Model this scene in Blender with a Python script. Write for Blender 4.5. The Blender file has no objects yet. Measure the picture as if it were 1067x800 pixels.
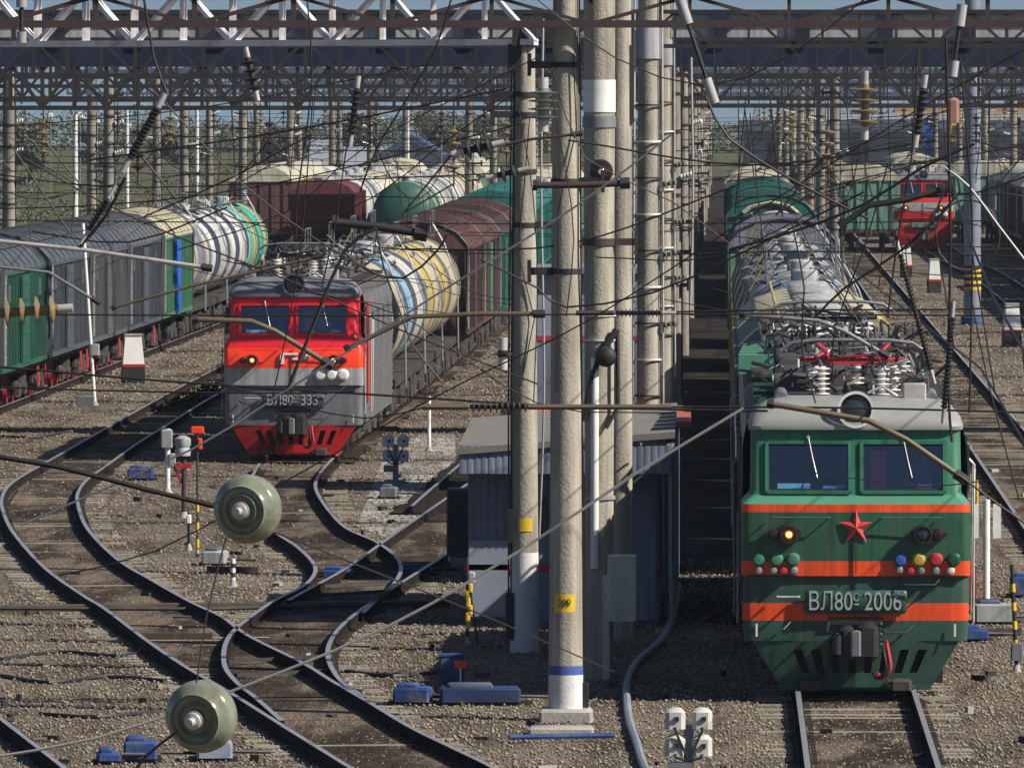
import bpy, math, random
import numpy as np
from mathutils import Vector, Matrix
random.seed(7)
R = math.radians
S = bpy.context.scene
COL = S.collection
# ---------------------------------------------------------------- camera, world, sun, exposure
CH = 8.4            # eye height above the ground (a footbridge over the yard)
FPX = 10000.0       # focal length in pixels of the 1067 px wide photograph
cam = bpy.data.objects.new('camera', bpy.data.cameras.new('camera'))
COL.objects.link(cam)
cam.location = (0, 0, CH)
cam.rotation_euler = (R(90) - math.atan(305 / FPX), 0, math.atan(216.5 / FPX))
cam.data.sensor_width = 36
cam.data.lens = FPX / 1067 * 36
cam.data.clip_start = 1
cam.data.clip_end = 20000
S.camera = cam
SUN_EL, SUN_AZ = 39.0, 21.0        # azimuth measured from +X towards the camera (-Y)
sd = Vector((math.cos(R(SUN_EL)) * math.cos(R(SUN_AZ)), -math.cos(R(SUN_EL)) * math.sin(R(SUN_AZ)), math.sin(R(SUN_EL))))
world = bpy.data.worlds.new("World"); S.world = world; world.use_nodes = True
wn = world.node_tree.nodes; wl = world.node_tree.links
bg = wn['Background']
sky = wn.new('ShaderNodeTexSky'); sky.sky_type = 'NISHITA'; sky.sun_disc = False
sky.sun_elevation = R(SUN_EL); sky.sun_rotation = math.atan2(sd.x, sd.y)
sky.air_density = 1.0; sky.dust_density = 0.8; sky.ozone_density = 2.0
wl.new(sky.outputs[0], bg.inputs[0]); bg.inputs[1].default_value = 0.055
tcw = wn.new('ShaderNodeTexCoord'); adw = wn.new('ShaderNodeVectorMath'); adw.operation = 'ADD'; adw.inputs[1].default_value = (0, 0, .13)
wl.new(tcw.outputs['Generated'], adw.inputs[0]); wl.new(adw.outputs[0], sky.inputs[0])
sl = bpy.data.lights.new('sun', 'SUN'); sl.energy = 5.0; sl.angle = R(0.5); sl.color = (1.0, 0.93, 0.82)
so = bpy.data.objects.new('sun', sl); COL.objects.link(so)
so.rotation_euler = sd.to_track_quat('Z', 'Y').to_euler()
S.view_settings.view_transform = 'Standard'; S.view_settings.look = 'None'
S.view_settings.exposure = 0.42; S.view_settings.gamma = 1
S.view_settings.use_curve_mapping = False
# ---------------------------------------------------------------- helpers
def G(px, py, h=0.0):
    Y = FPX * (CH - h) / (py - 95.0)
    return Vector(((px - 750) * Y / FPX, Y, h))
def Q(px, py, Y):
    return Vector(((px - 750) * Y / FPX, Y, CH - (py - 95.0) * Y / FPX))
def mat(name, rgb, rough=.6, metal=0.0, var=.18, vs=2.0, bump=0.0, bs=25.0, dirt=None, da=.4, ds=1.2, streak=False, spec=.5):
    m = bpy.data.materials.new(name); m.use_nodes = True
    n = m.node_tree.nodes; l = m.node_tree.links; b = n['Principled BSDF']
    b.inputs['Roughness'].default_value = rough; b.inputs['Metallic'].default_value = metal
    b.inputs['Specular IOR Level'].default_value = spec
    tc = n.new('ShaderNodeTexCoord'); oi = n.new('ShaderNodeObjectInfo')
    mul = n.new('ShaderNodeMath'); mul.operation = 'MULTIPLY'; mul.inputs[1].default_value = 37.0
    l.new(oi.outputs['Random'], mul.inputs[0])
    def noise(sc, det=4, stretch=None):
        t = n.new('ShaderNodeTexNoise'); t.noise_dimensions = '4D'
        t.inputs['Scale'].default_value = sc; t.inputs['Detail'].default_value = det; t.inputs['Roughness'].default_value = .65
        l.new(mul.outputs[0], t.inputs['W'])
        if stretch:
            mp = n.new('ShaderNodeMapping'); mp.inputs['Scale'].default_value = stretch
            l.new(tc.outputs['Object'], mp.inputs['Vector']); l.new(mp.outputs[0], t.inputs['Vector'])
        else: l.new(tc.outputs['Object'], t.inputs['Vector'])
        return t
    def ramp(src, p0, c0, p1, c1):
        r = n.new('ShaderNodeValToRGB'); e = r.color_ramp.elements
        e[0].position = p0; e[0].color = c0; e[1].position = p1; e[1].color = c1
        l.new(src, r.inputs[0]); return r
    c0 = tuple(max(0, c * (1 - var)) for c in rgb) + (1,); c1 = tuple(min(1, c * (1 + var)) for c in rgb) + (1,)
    r1 = ramp(noise(vs).outputs[0], .3, c0, .7, c1); out = r1.outputs[0]
    if dirt:
        f = ramp(noise(ds, 6, (1, 1, .12) if streak else None).outputs[0], .5, (0, 0, 0, 1), .68, (da, da, da, 1))
        mx = n.new('ShaderNodeMixRGB'); l.new(f.outputs[0], mx.inputs[0]); l.new(out, mx.inputs[1]); mx.inputs[2].default_value = tuple(dirt) + (1,)
        out = mx.outputs[0]
    if streak:
        g = ramp(noise(7.0, 5, (1, 1, .07)).outputs[0], .40, (1, 1, 1, 1), .70, (.42, .41, .38, 1))
        g2 = ramp(noise(45.0, 3).outputs[0], .62, (1, 1, 1, 1), .70, (.7, .66, .6, 1))
        for q in (g, g2):
            mm = n.new('ShaderNodeMixRGB'); mm.blend_type = 'MULTIPLY'; mm.inputs[0].default_value = .8; l.new(out, mm.inputs[1]); l.new(q.outputs[0], mm.inputs[2]); out = mm.outputs[0]
        rr = n.new('ShaderNodeMapRange'); rr.inputs['To Min'].default_value = max(.05, rough - .12); rr.inputs['To Max'].default_value = min(1, rough + .35); l.new(noise(3.0, 5).outputs[0], rr.inputs['Value']); l.new(rr.outputs[0], b.inputs['Roughness'])
    l.new(out, b.inputs['Base Color'])
    if bump:
        bp = n.new('ShaderNodeBump'); bp.inputs['Strength'].default_value = bump; bp.inputs['Distance'].default_value = .03
        l.new(noise(bs, 3).outputs[0], bp.inputs['Height']); l.new(bp.outputs[0], b.inputs['Normal'])
    return m
def tag(o, label=None, cat=None, group=None, kind=None):
    if label: o['label'] = label
    if cat: o['category'] = cat
    if group: o['group'] = group
    if kind: o['kind'] = kind
    return o
def empty(name, loc=(0, 0, 0), rz=0.0, parent=None):
    o = bpy.data.objects.new(name, None); COL.objects.link(o)
    o.location = loc; o.rotation_euler = (0, 0, rz); o.empty_display_size = .2
    if parent: o.parent = parent
    return o
class MB:
    def __init__(s): s.v = []; s.f = []; s.mi = []; s.m = 0
    def add(s, vs, fs, m=None):
        b = len(s.v); s.v += [tuple(x) for x in vs]
        for f in fs: s.f.append(tuple(b + i for i in f)); s.mi.append(s.m if m is None else m)
        return s
    def box(s, c, d, m=None, rz=0, rx=0, ry=0, taper=1.0):
        hx, hy, hz = d[0] / 2, d[1] / 2, d[2] / 2
        vs = []
        for z in (-1, 1):
            k = taper if z > 0 else 1
            for x, y in ((-1, -1), (1, -1), (1, 1), (-1, 1)): vs.append(Vector((x * hx * k, y * hy * k, z * hz)))
        if rz or rx or ry:
            mt = Matrix.Rotation(rz, 3, 'Z') @ Matrix.Rotation(ry, 3, 'Y') @ Matrix.Rotation(rx, 3, 'X'); vs = [mt @ q for q in vs]
        c = Vector(c)
        return s.add([c + q for q in vs], [(3, 2, 1, 0), (4, 5, 6, 7), (0, 1, 5, 4), (1, 2, 6, 5), (2, 3, 7, 6), (3, 0, 4, 7)], m)
    def rbox(s, c, d, b=.02, m=None):     # box with chamfered vertical and top edges
        hx, hy, hz = d[0] / 2, d[1] / 2, d[2] / 2; c = Vector(c); rings = []
        for z, k in ((-hz, 0), (hz - b, 0), (hz, b)):
            X, Y = hx - k, hy - k
            rings.append([c + Vector(p) for p in ((-X + b, -Y, z), (X - b, -Y, z), (X, -Y + b, z), (X, Y - b, z), (X - b, Y, z), (-X + b, Y, z), (-X, Y - b, z), (-X, -Y + b, z))])
        return s.loft(rings, True, True, m)
    def loft(s, rings, closed=True, caps=False, m=None, skip=None, mats=None):
        n = len(rings[0]); vs = [p for r in rings for p in r]; b = len(s.v); s.v += [tuple(x) for x in vs]
        for i in range(len(rings) - 1):
            for j in range(n if closed else n - 1):
                if skip and skip(i, j): continue
                k = (j + 1) % n
                s.f.append((b + i * n + j, b + i * n + k, b + (i + 1) * n + k, b + (i + 1) * n + j)); s.mi.append(mats[i] if mats else (s.m if m is None else m))
        if caps:
            s.f.append(tuple(b + j for j in reversed(range(n)))); s.mi.append(mats[0] if mats else (s.m if m is None else m))
            s.f.append(tuple(b + (len(rings) - 1) * n + j for j in range(n))); s.mi.append(mats[-1] if mats else (s.m if m is None else m))
        return s
    def cyl(s, p0, p1, r0, r1=None, n=12, caps=True, m=None):
        return s.tube([p0, p1], [r0, r0 if r1 is None else r1], n, caps, m)
    def tube(s, pts, r, n=6, caps=True, m=None):
        pts = [Vector(p) for p in pts]; N = len(pts)
        rs = r if isinstance(r, (list, tuple)) else [r] * N
        t0 = (pts[1] - pts[0]).normalized()
        up = Vector((0, 0, 1)) if abs(t0.z) < .9 else Vector((1, 0, 0))
        rings = []; u = t0.cross(up).normalized()
        for i, p in enumerate(pts):
            t = (pts[min(i + 1, N - 1)] - pts[max(i - 1, 0)]).normalized()
            u = (u - t * u.dot(t)).normalized(); w = t.cross(u)
            rings.append([p + (u * math.cos(a) + w * math.sin(a)) * rs[i] for a in (2 * math.pi * k / n for k in range(n))])
        return s.loft(rings, True, caps, m)
    def lathe(s, prof, o, axis=(0, 0, 1), n=20, m=None, mats=None):
        axis = Vector(axis).normalized(); o = Vector(o)
        u = axis.cross(Vector((0, 0, 1)) if abs(axis.z) < .9 else Vector((1, 0, 0))).normalized(); w = axis.cross(u)
        rings = [[o + axis * z + (u * math.cos(a) + w * math.sin(a)) * max(r, .0005) for a in (2 * math.pi * k / n for k in range(n))] for r, z in prof]
        return s.loft(rings, True, False, m, mats=mats)
    def beam(s, p0, p1, w, h=None, m=None):
        p0, p1 = Vector(p0), Vector(p1); h = h or w; t = (p1 - p0).normalized()
        u = t.cross(Vector((0, 0, 1)) if abs(t.z) < .95 else Vector((0, 1, 0))).normalized() * (w / 2); k = u.cross(t).normalized() * (h / 2)
        return s.add([p0 - u - k, p0 + u - k, p0 + u + k, p0 - u + k, p1 - u - k, p1 + u - k, p1 + u + k, p1 - u + k],
                     [(3, 2, 1, 0), (4, 5, 6, 7), (0, 1, 5, 4), (1, 2, 6, 5), (2, 3, 7, 6), (3, 0, 4, 7)], m)
    def prism(s, poly, o, u, v, depth, m=None):   # polygon in plane (u, v), extruded by vector depth
        o, u, v, depth = map(Vector, (o, u, v, depth)); a = [o + u * p[0] + v * p[1] for p in poly]; n = len(a)
        return s.add(a + [p + depth for p in a], [tuple(range(n)), tuple(range(2 * n - 1, n - 1, -1))] + [(i, i + n, (i + 1) % n + n, (i + 1) % n) for i in range(n)], m)
    def build(s, name, mats, parent=None, loc=None, smooth=True, rz=0):
        me = bpy.data.meshes.new(name); me.from_pydata(s.v, [], s.f)
        if not isinstance(mats, (list, tuple)): mats = [mats]
        for q in mats: me.materials.append(q)
        if len(mats) > 1: me.polygons.foreach_set('material_index', s.mi)
        bm_fix(me)
        if smooth:
            me.polygons.foreach_set('use_smooth', [True] * len(me.polygons)); me.set_sharp_from_angle(angle=R(38))
        me.update(); o = bpy.data.objects.new(name, me); COL.objects.link(o)
        if loc is not None: o.location = loc
        if rz: o.rotation_euler = (0, 0, rz)
        if parent: o.parent = parent
        return o
import bmesh
def bm_fix(me):
    if len(me.polygons) > 30000: return
    b = bmesh.new(); b.from_mesh(me); bmesh.ops.recalc_face_normals(b, faces=b.faces); b.to_mesh(me); b.free()
def text_mesh(name, body, size, m, parent, loc, rot=(R(90), 0, 0), depth=.004, sx=1.0):
    cu = bpy.data.curves.new(name, 'FONT'); cu.body = body; cu.size = size; cu.extrude = depth; cu.align_x = 'CENTER'; cu.align_y = 'CENTER'; cu.offset = 0.0
    t = bpy.data.objects.new('tmp_text', cu); COL.objects.link(t)
    bpy.context.view_layer.update()
    me = bpy.data.meshes.new_from_object(t.evaluated_get(bpy.context.evaluated_depsgraph_get()))
    bpy.data.objects.remove(t); me.materials.clear(); me.materials.append(m); me.name = name
    o = bpy.data.objects.new(name, me); COL.objects.link(o); o.parent = parent; o.location = loc; o.rotation_euler = rot; o.scale = (sx, 1, 1)
    return o
def copy_tree(o, parent=None):
    c = o.copy(); COL.objects.link(c); c.parent = parent
    for ch in list(o.children): copy_tree(ch, c)
    return c
def smooth_path(pts, step=1.0):
    P = [Vector(p) for p in pts]; P = [P[0] * 2 - P[1]] + P + [P[-1] * 2 - P[-2]]; out = []
    for i in range(1, len(P) - 2):
        a, b, c, d = P[i - 1], P[i], P[i + 1], P[i + 2]; k = max(2, int((c - b).length / step))
        for j in range(k):
            t = j / k
            out.append(.5 * ((2 * b) + (c - a) * t + (2 * a - 5 * b + 4 * c - d) * t * t + (3 * b - a - 3 * c + d) * t ** 3))
    out.append(P[-2]); return out
# ---------------------------------------------------------------- materials
m_conc = mat('mast_concrete', (.40, .37, .305), .85, var=.16, vs=1.5, bump=.5, bs=22, dirt=(.17, .155, .13), da=.8, ds=2.0, streak=True)
m_conc2 = mat('concrete_grey', (.36, .34, .31), .9, var=.2, vs=2, bump=.4, bs=20, dirt=(.15, .13, .11), da=.5)
m_whitewash = mat('whitewash', (.62, .62, .62), .9, var=.1, bump=.3, bs=30, dirt=(.35, .32, .28), da=.5, ds=4)
m_blueband = mat('blue_band', (.06, .10, .35), .7)
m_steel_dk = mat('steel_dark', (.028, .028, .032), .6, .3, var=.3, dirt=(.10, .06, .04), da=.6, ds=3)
m_rustbrown = mat('oxide_paint', (.050, .030, .032), .65, var=.25, dirt=(.05, .03, .025), da=.6, ds=3)
m_steel_lt = mat('galvanised', (.50, .48, .47), .45, .35, var=.2, dirt=(.22, .18, .16), da=.6, ds=3)
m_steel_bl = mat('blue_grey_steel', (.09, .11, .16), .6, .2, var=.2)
m_girder = mat('navy_girder', (.022, .027, .055), .9, .0, spec=.1, var=.3, dirt=(.03, .03, .035), da=.5, ds=1)
m_truss = mat('pale_truss_paint', (.80, .76, .77), .5, var=.2, dirt=(.25, .2, .2), da=.6, ds=3)
m_steel_md = mat('grey_steel', (.20, .21, .23), .5, .4, var=.2, dirt=(.1, .07, .05), da=.5)
m_wire = mat('wire_dark', (.025, .022, .022), .5, .5, var=.2)
m_wire_lt = mat('wire_aluminium', (.42, .40, .37), .45, .5, var=.1)
m_porc = mat('porcelain_white', (.75, .74, .70), .2, var=.06, dirt=(.3, .25, .2), da=.4, ds=6)
m_porcb = mat('porcelain_brown', (.028, .014, .016), .12, var=.2, spec=.8)
m_glassdisc = mat('glass_insulator', (.20, .215, .155), .16, var=.3, vs=14, spec=.8, dirt=(.10, .095, .075), da=.7, ds=9)
m_amber = mat('glass_insulator_amber', (.20, .15, .07), .25, var=.15)
m_black = mat('black_rubber', (.018, .018, .02), .55, var=.3)
m_under = mat('running_gear_grime', (.035, .032, .032), .75, var=.4, dirt=(.09, .07, .055), da=.6, ds=2)
m_wheel = mat('wheel_steel', (.09, .08, .075), .5, .5, var=.3)
m_red = mat('red_paint', (.74, .018, .032), .35, var=.10, dirt=(.40, .03, .03), da=.35)
m_redband = mat('red_orange_paint', (1.0, .060, .018), .35, var=.06, dirt=(.5, .05, .03), da=.3)
m_redsk = mat('dusty_red_paint', (.48, .012, .015), .5, var=.2, dirt=(.12, .03, .03), da=.6, ds=2)
m_orange = mat('orange_paint', (.85, .085, .015), .35, var=.08, dirt=(.45, .08, .04), da=.4, streak=True)
m_green = mat('green_paint', (.024, .105, .055), .32, var=.16, dirt=(.055, .075, .05), da=.8, streak=True)
m_green2 = mat('lower_green_paint', (.03, .092, .068), .45, var=.2, dirt=(.045, .065, .05), da=.7, streak=True)
m_greenl = mat('faded_green_paint', (.07, .25, .16), .4, var=.12, dirt=(.10, .15, .12), da=.5)
m_greenw = mat('window_band_green', (.03, .19, .11), .35, var=.12, dirt=(.08, .13, .1), da=.4, streak=True)
m_roofl = mat('pale_roof_paint', (.28, .29, .28), .45, var=.15, dirt=(.20, .19, .17), da=.7, ds=2)
m_roofg = mat('dusty_roof', (.075, .07, .07), .7, var=.25, dirt=(.06, .05, .045), da=.6)
m_greyb = mat('grey_paint', (.17, .18, .205), .45, var=.12, dirt=(.10, .095, .10), da=.5, streak=True)
m_greyl = mat('light_grey_paint', (.40, .41, .43), .42, var=.1, dirt=(.2, .2, .2), da=.4, streak=True)
m_concf = mat('mast_concrete_sooty', (.27, .245, .21), .9, var=.25, dirt=(.10, .08, .07), da=.7, ds=2.0, streak=True)
m_side = mat('side_grey_paint', (.15, .155, .165), .5, var=.15, dirt=(.09, .085, .08), da=.6, streak=True)
m_white = mat('white_paint', (.75, .75, .74), .5, var=.08, dirt=(.45, .42, .38), da=.5)
m_yellow = mat('yellow_paint', (.68, .45, .03), .5, var=.12, dirt=(.3, .2, .05), da=.5)
m_blue = mat('blue_paint', (.016, .05, .19), .75, var=.3, dirt=(.12, .11, .10), da=.9, ds=4, bump=.2)
m_cream = mat('cream_text_paint', (.6, .6, .55), .5, var=.05)
m_cabin = mat('cab_interior', (.05, .075, .14), .8, var=.5, vs=3)
m_desk = mat('desk_blue', (.12, .35, .55), .6)
m_plate = mat('number_plate', (.02, .07, .055), .4)
m_plateg = mat('number_plate_grey', (.05, .055, .065), .4)
m_copper = mat('copper_red', (.50, .04, .06), .45, var=.2)
m_rail = mat('rail_side', (.020, .015, .014), .95, var=.35, dirt=(.055, .032, .022), da=.6, ds=3, spec=.05)
m_railtop = mat('rail_head', (.40, .40, .44), .38, .5, var=.15)
m_slp = mat('sleeper_concrete', (.27, .24, .19), .9, var=.25, bump=.3, dirt=(.07, .052, .04), da=.9, ds=1.1)
m_sig = mat('signal_housing_grey', (.52, .52, .49), .6, var=.1, dirt=(.3, .28, .24), da=.5, ds=5)
m_slpw = mat('sleeper_timber', (.075, .055, .04), .85, var=.35, bump=.4, bs=12, dirt=(.16, .13, .10), da=.6)
def glassmat(name, tint, gloss):
    m = bpy.data.materials.new(name); m.use_nodes = True; n = m.node_tree.nodes; l = m.node_tree.links
    n.remove(n['Principled BSDF']); t = n.new('ShaderNodeBsdfTransparent'); t.inputs[0].default_value = tint + (1,)
    g = n.new('ShaderNodeBsdfGlossy'); g.inputs[1].default_value = .05; g.inputs[0].default_value = (.75, .85, 1, 1)
    mx = n.new('ShaderNodeMixShader'); mx.inputs[0].default_value = gloss
    l.new(t.outputs[0], mx.inputs[1]); l.new(g.outputs[0], mx.inputs[2]); l.new(mx.outputs[0], n['Material Output'].inputs[0]); return m
m_glass = glassmat('windscreen_glass', (.75, .84, 1.0), .17)
def lampmat(name, rgb, e):
    m = mat(name, rgb, .2, var=.02); b = m.node_tree.nodes['Principled BSDF']
    b.inputs['Emission Color'].default_value = rgb + (1,); b.inputs['Emission Strength'].default_value = e; return m
m_lit = lampmat('lit_lamp', (1, .50, .14), 1.6)
m_lens = mat('lamp_lens', (.03, .04, .045), .06, var=.2, spec=1)
# ---------------------------------------------------------------- ground
def ground_mat(name, cols, stone=14, bump=1.0, patch=None):
    m = bpy.data.materials.new(name); m.use_nodes = True; n = m.node_tree.nodes; l = m.node_tree.links; b = n['Principled BSDF']
    b.inputs['Roughness'].default_value = .95; b.inputs['Specular IOR Level'].default_value = .15
    tc = n.new('ShaderNodeTexCoord')
    mp = n.new('ShaderNodeMapping'); mp.inputs['Scale'].default_value = (1, .22, 1); l.new(tc.outputs['Object'], mp.inputs['Vector'])
    def nz(sc, d=5): t = n.new('ShaderNodeTexNoise'); t.inputs['Scale'].default_value = sc; t.inputs['Detail'].default_value = d; t.inputs['Roughness'].default_value = .6; l.new(mp.outputs[0], t.inputs['Vector']); return t
    vo = n.new('ShaderNodeTexVoronoi'); vo.inputs['Scale'].default_value = stone; l.new(tc.outputs['Object'], vo.inputs['Vector'])
    sep = n.new('ShaderNodeSeparateColor'); l.new(vo.outputs['Color'], sep.inputs[0])
    r = n.new('ShaderNodeValToRGB'); e = r.color_ramp.elements; e[0].color = cols[0] + (1,); e[1].color = cols[2] + (1,); e[1].position = .95; x = e.new(.55); x.color = cols[1] + (1,)
    l.new(sep.outputs[0], r.inputs[0])
    big = n.new('ShaderNodeValToRGB'); l.new(nz(.8, 8).outputs[0], big.inputs[0]); k = big.color_ramp.elements
    k[0].position = .38; k[0].color = (.42, .37, .33, 1); k[1].position = .60; k[1].color = (1.0, .97, .92, 1)
    mx = n.new('ShaderNodeMixRGB'); mx.blend_type = 'MULTIPLY'; mx.inputs[0].default_value = 1; l.new(r.outputs[0], mx.inputs[1]); l.new(big.outputs[0], mx.inputs[2])
    out = mx.outputs[0]
    if patch:
        p = n.new('ShaderNodeValToRGB'); l.new(nz(patch[1], 8).outputs[0], p.inputs[0]); q = p.color_ramp.elements
        q[0].position = .48; q[0].color = (0, 0, 0, 1); q[1].position = .6; q[1].color = (1, 1, 1, 1)
        m2 = n.new('ShaderNodeMixRGB'); l.new(p.outputs[0], m2.inputs[0]); l.new(out, m2.inputs[1]); m2.inputs[2].default_value = patch[0] + (1,); out = m2.outputs[0]
    l.new(out, b.inputs['Base Color'])
    bp = n.new('ShaderNodeBump'); bp.inputs['Strength'].default_value = bump; bp.inputs['Distance'].default_value = .05
    l.new(vo.outputs['Distance'], bp.inputs['Height']); bp.invert = True
    bp2 = n.new('ShaderNodeBump'); bp2.inputs['Strength'].default_value = .7; bp2.inputs['Distance'].default_value = .15
    l.new(nz(2.2, 5).outputs[0], bp2.inputs['Height']); l.new(bp.outputs[0], bp2.inputs['Normal']); l.new(bp2.outputs[0], b.inputs['Normal']); return m
m_ballast = ground_mat('ballast', ((.13, .107, .085), (.205, .172, .137), (.32, .285, .24)), 22)
m_oily = ground_mat('oily_trackbed', ((.04, .031, .026), (.07, .054, .042), (.12, .095, .075)), 20, .8, patch=((.16, .125, .095), .8))
m_greygrav = ground_mat('grey_gravel', ((.20, .20, .20), (.34, .34, .34), (.60, .60, .58)), 11)
m_grass = ground_mat('grass_ground', ((.07, .08, .035), (.10, .11, .05), (.14, .145, .07)), 3, .5)
def sheet(name, pts, z, m):
    b = MB(); b.add([(x, y, z) for x, y in pts], [tuple(range(len(pts)))]); o = b.build(name, m, smooth=False); o['kind'] = 'structure'; return o
b = MB(); b.add([(x, y, z) for y, z in ((-60, 0), (1450, 0), (1900, -12), (9000, -300)) for x in (-3000, 3000)], [(0, 1, 3, 2), (2, 3, 5, 4), (4, 5, 7, 6)]); o = b.build('ground', m_ballast, smooth=False); o['kind'] = 'structure'
sheet('grass_field', [(-900, 470), (-23.5, 520), (-20, 900), (400, 900), (900, 1440), (-900, 1440)], .006, m_grass)
# pale washed gravel beside the hut
g = [G(*p) for p in ((372, 548), (402, 470), (440, 452), (474, 452), (476, 520), (436, 555), (405, 562))]
sheet('pale_gravel_patch', [(p.x, p.y) for p in g], .006, m_greygrav)
# ---------------------------------------------------------------- railway tracks
HW = .795
def offset(path, d):
    out = []
    for i, p in enumerate(path):
        t = (path[min(i + 1, len(path) - 1)] - path[max(i - 1, 0)]).normalized(); out.append(p + Vector((t.y, -t.x, 0)) * d)
    return out
def rail(path, parent, name='rail'):
    prof = [(-.075, 0), (-.075, .02), (-.02, .045), (-.018, .135), (-.037, .15), (-.036, .178), (.036, .178), (.037, .15), (.018, .135), (.02, .045), (.075, .02), (.075, 0)]
    b = MB(); n = len(path); rings = []
    for i, p in enumerate(path):
        t = (path[min(i + 1, n - 1)] - path[max(i - 1, 0)]).normalized(); u = Vector((t.y, -t.x, 0))
        rings.append([Vector((p.x, p.y, 0)) + u * a + Vector((0, 0, z + .012)) for a, z in prof])
    K = len(prof)
    for i in range(n - 1):
        for j in range(K - 1):
            b.add([rings[i][j], rings[i][j + 1], rings[i + 1][j + 1], rings[i + 1][j]], [(0, 1, 2, 3)], 1 if j == 5 else 0)
    b.add(rings[0], [tuple(range(K))], 0); b.add(rings[-1], [tuple(range(K))], 0)
    return b.build(name, [m_rail, m_railtop], parent, smooth=False)
def sleepers(path, parent, m, spacing=.56, ylim=(100, 260), L=2.7):
    b = MB(); acc = 0
    for i in range(1, len(path)):
        d = (path[i] - path[i - 1]); acc += d.length
        if acc >= spacing:
            acc = 0; p = path[i]
            if ylim[0] < p.y < ylim[1]: b.box((p.x, p.y, -.052 + random.uniform(-.03, .027)), (L + random.uniform(-.06, .06), .24, .12), rz=math.atan2(-d.x, d.y) + random.uniform(-.02, .02))
    if b.v: return b.build('sleepers', m, parent, smooth=False)
def bed(path, m, w=1.12, z=.004):
    b = MB(); L = [offset(path, -w), offset(path, w)]; rnd = random.Random(3); n = len(path)
    vs = [];
    for i in range(n):
        a = L[0][i] + Vector((rnd.uniform(-.12, .12), 0, 0)); c = L[1][i] + Vector((rnd.uniform(-.12, .12), 0, 0)); vs += [(a.x, a.y, z), (c.x, c.y, z)]
    b.add(vs, [(2 * i, 2 * i + 1, 2 * i + 3, 2 * i + 2) for i in range(n - 1)])
    return b
NTRK = [0]
def track(pts, label, rails=True, sl=m_slp, bedm=m_oily, yl=(100, 260), step=.28, w=1.12, y_dark=False):
    e = empty('railway_track'); e['kind'] = 'structure'; e['label'] = label
    path = smooth_path(pts, step); NTRK[0] += 1
    rail(offset(path, -HW), e); rail(offset(path, HW), e)
    sleepers(path, e, sl, ylim=yl); o = bed(path, bedm, .74, .024 + .0005 * NTRK[0]).build('track_bed', bedm, e, smooth=False)
    return path
def straight(x0, y0, x1, y1, n=None): return [(x0 + (x1 - x0) * i / 12, y0 + (y1 - y0) * i / 12, 0) for i in range(13)]
def railpx(pts, parent, step=.5):
    return rail(smooth_path([Vector((q.x, q.y, 0)) for q in (G(px, py, .17) for px, py in pts)], step), parent)
track(straight(1.87, 95, 1.87, 900), 'straight track under the green locomotive', step=.56, y_dark=True)
track(straight(6.45, 95, 7.3, 900), 'empty track right of the green locomotive', step=.56, yl=(100, 330))
track([(11.6, 300, 0), (12.0, 420, 0), (11.4, 520, 0), (11.2, 900, 0)], 'track in shade at the right edge', step=1, yl=(200, 201))
track(straight(-20.6, 150, -18.4, 350) + straight(-18.3, 370, -17.5, 900)[:], 'track under the grey covered wagons', step=1, yl=(200, 330))
# converging tracks in the left foreground, rail by rail
A = [(-14.55, 430), (-14.5, 330)]
ra = [(234, 380), (176, 410), (105, 450), (47, 483), (12, 504), (1, 519), (2, 534), (13, 557), (45, 593), (85, 622), (108, 636), (153, 670), (193, 697), (238, 723), (300, 762), (350, 793), (420, 836)]
rb = [(232, 408), (206, 423), (176, 442), (141, 464), (112, 485), (91, 500), (81, 513), (80, 526), (90, 552), (121, 584), (157, 606), (198, 629), (230, 644), (258, 664), (314, 692), (345, 711), (383, 733), (428, 760), (473, 782), (514, 802), (575, 838)]
rL = [(270, 484), (262, 500), (264, 522), (281, 551), (309, 571), (326, 588), (327, 600), (314, 613), (286, 627), (261, 644), (241, 661), (233, 678), (234, 697), (247, 714), (267, 730), (293, 753)]
rR = [(347, 478), (332, 496), (330, 514), (356, 548), (392, 566), (413, 582), (417, 598), (401, 619), (374, 638), (350, 660), (341, 683), (352, 708), (378, 728)]
r3a = [(490, 503), (464, 521), (406, 561), (361, 593), (316, 618), (300, 627)]
r3b = [(520, 535), (490, 560), (464, 579), (428, 602), (397, 622), (378, 640)]
def g0(p): q = G(p[0], p[1], .17); return Vector((q.x, q.y, 0))
def centre(a, b, n=60):
    pa = smooth_path([g0(p) for p in a], .5); pb = smooth_path([g0(p) for p in b], .5)
    out = []
    for i in range(n + 1):
        p = pa[int(i / n * (len(pa) - 1))]; q = min(pb, key=lambda w: (w - p).length); out.append((p + q) / 2)
    return smooth_path(out, .28)
for ca, cb, lab, z in ((ra, rb, 'long curving track sweeping from the left edge to the bottom of the yard', .03), (rL, rR, 'S-shaped track in front of the red locomotive', .034), (r3a, r3b, 'rusty track joining from behind the hut', .038)):
    e = empty('railway_track'); e['kind'] = 'structure'; e['label'] = lab
    railpx(ca, e); railpx(cb, e); c = centre(ca, cb)
    if ca is not r3a: sleepers(c, e, m_slp)
    bed(c, m_oily, .74, z).build('track_bed', m_oily, e, smooth=False)
e = empty('railway_track'); e['kind'] = 'structure'; e['label'] = 'track running back from the curve to the silver tank cars'
for x in (-15.28, -13.82):
    q = g0(ra[0]) if x < -15 else g0(rb[0])
    rail(smooth_path([Vector((q.x, q.y, 0)), Vector((x, 330, 0)), Vector((x, 430, 0)), Vector((x, 620, 0))], 2), e)
bed(smooth_path([(-14.4, 250, 0), (-14.55, 330, 0), (-14.55, 620, 0)], 2), m_oily, 1.0, .03).build('track_bed', m_oily, e, smooth=False)
e = empty('railway_track'); e['kind'] = 'structure'; e['label'] = 'track under the red locomotive and its tank cars'
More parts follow.
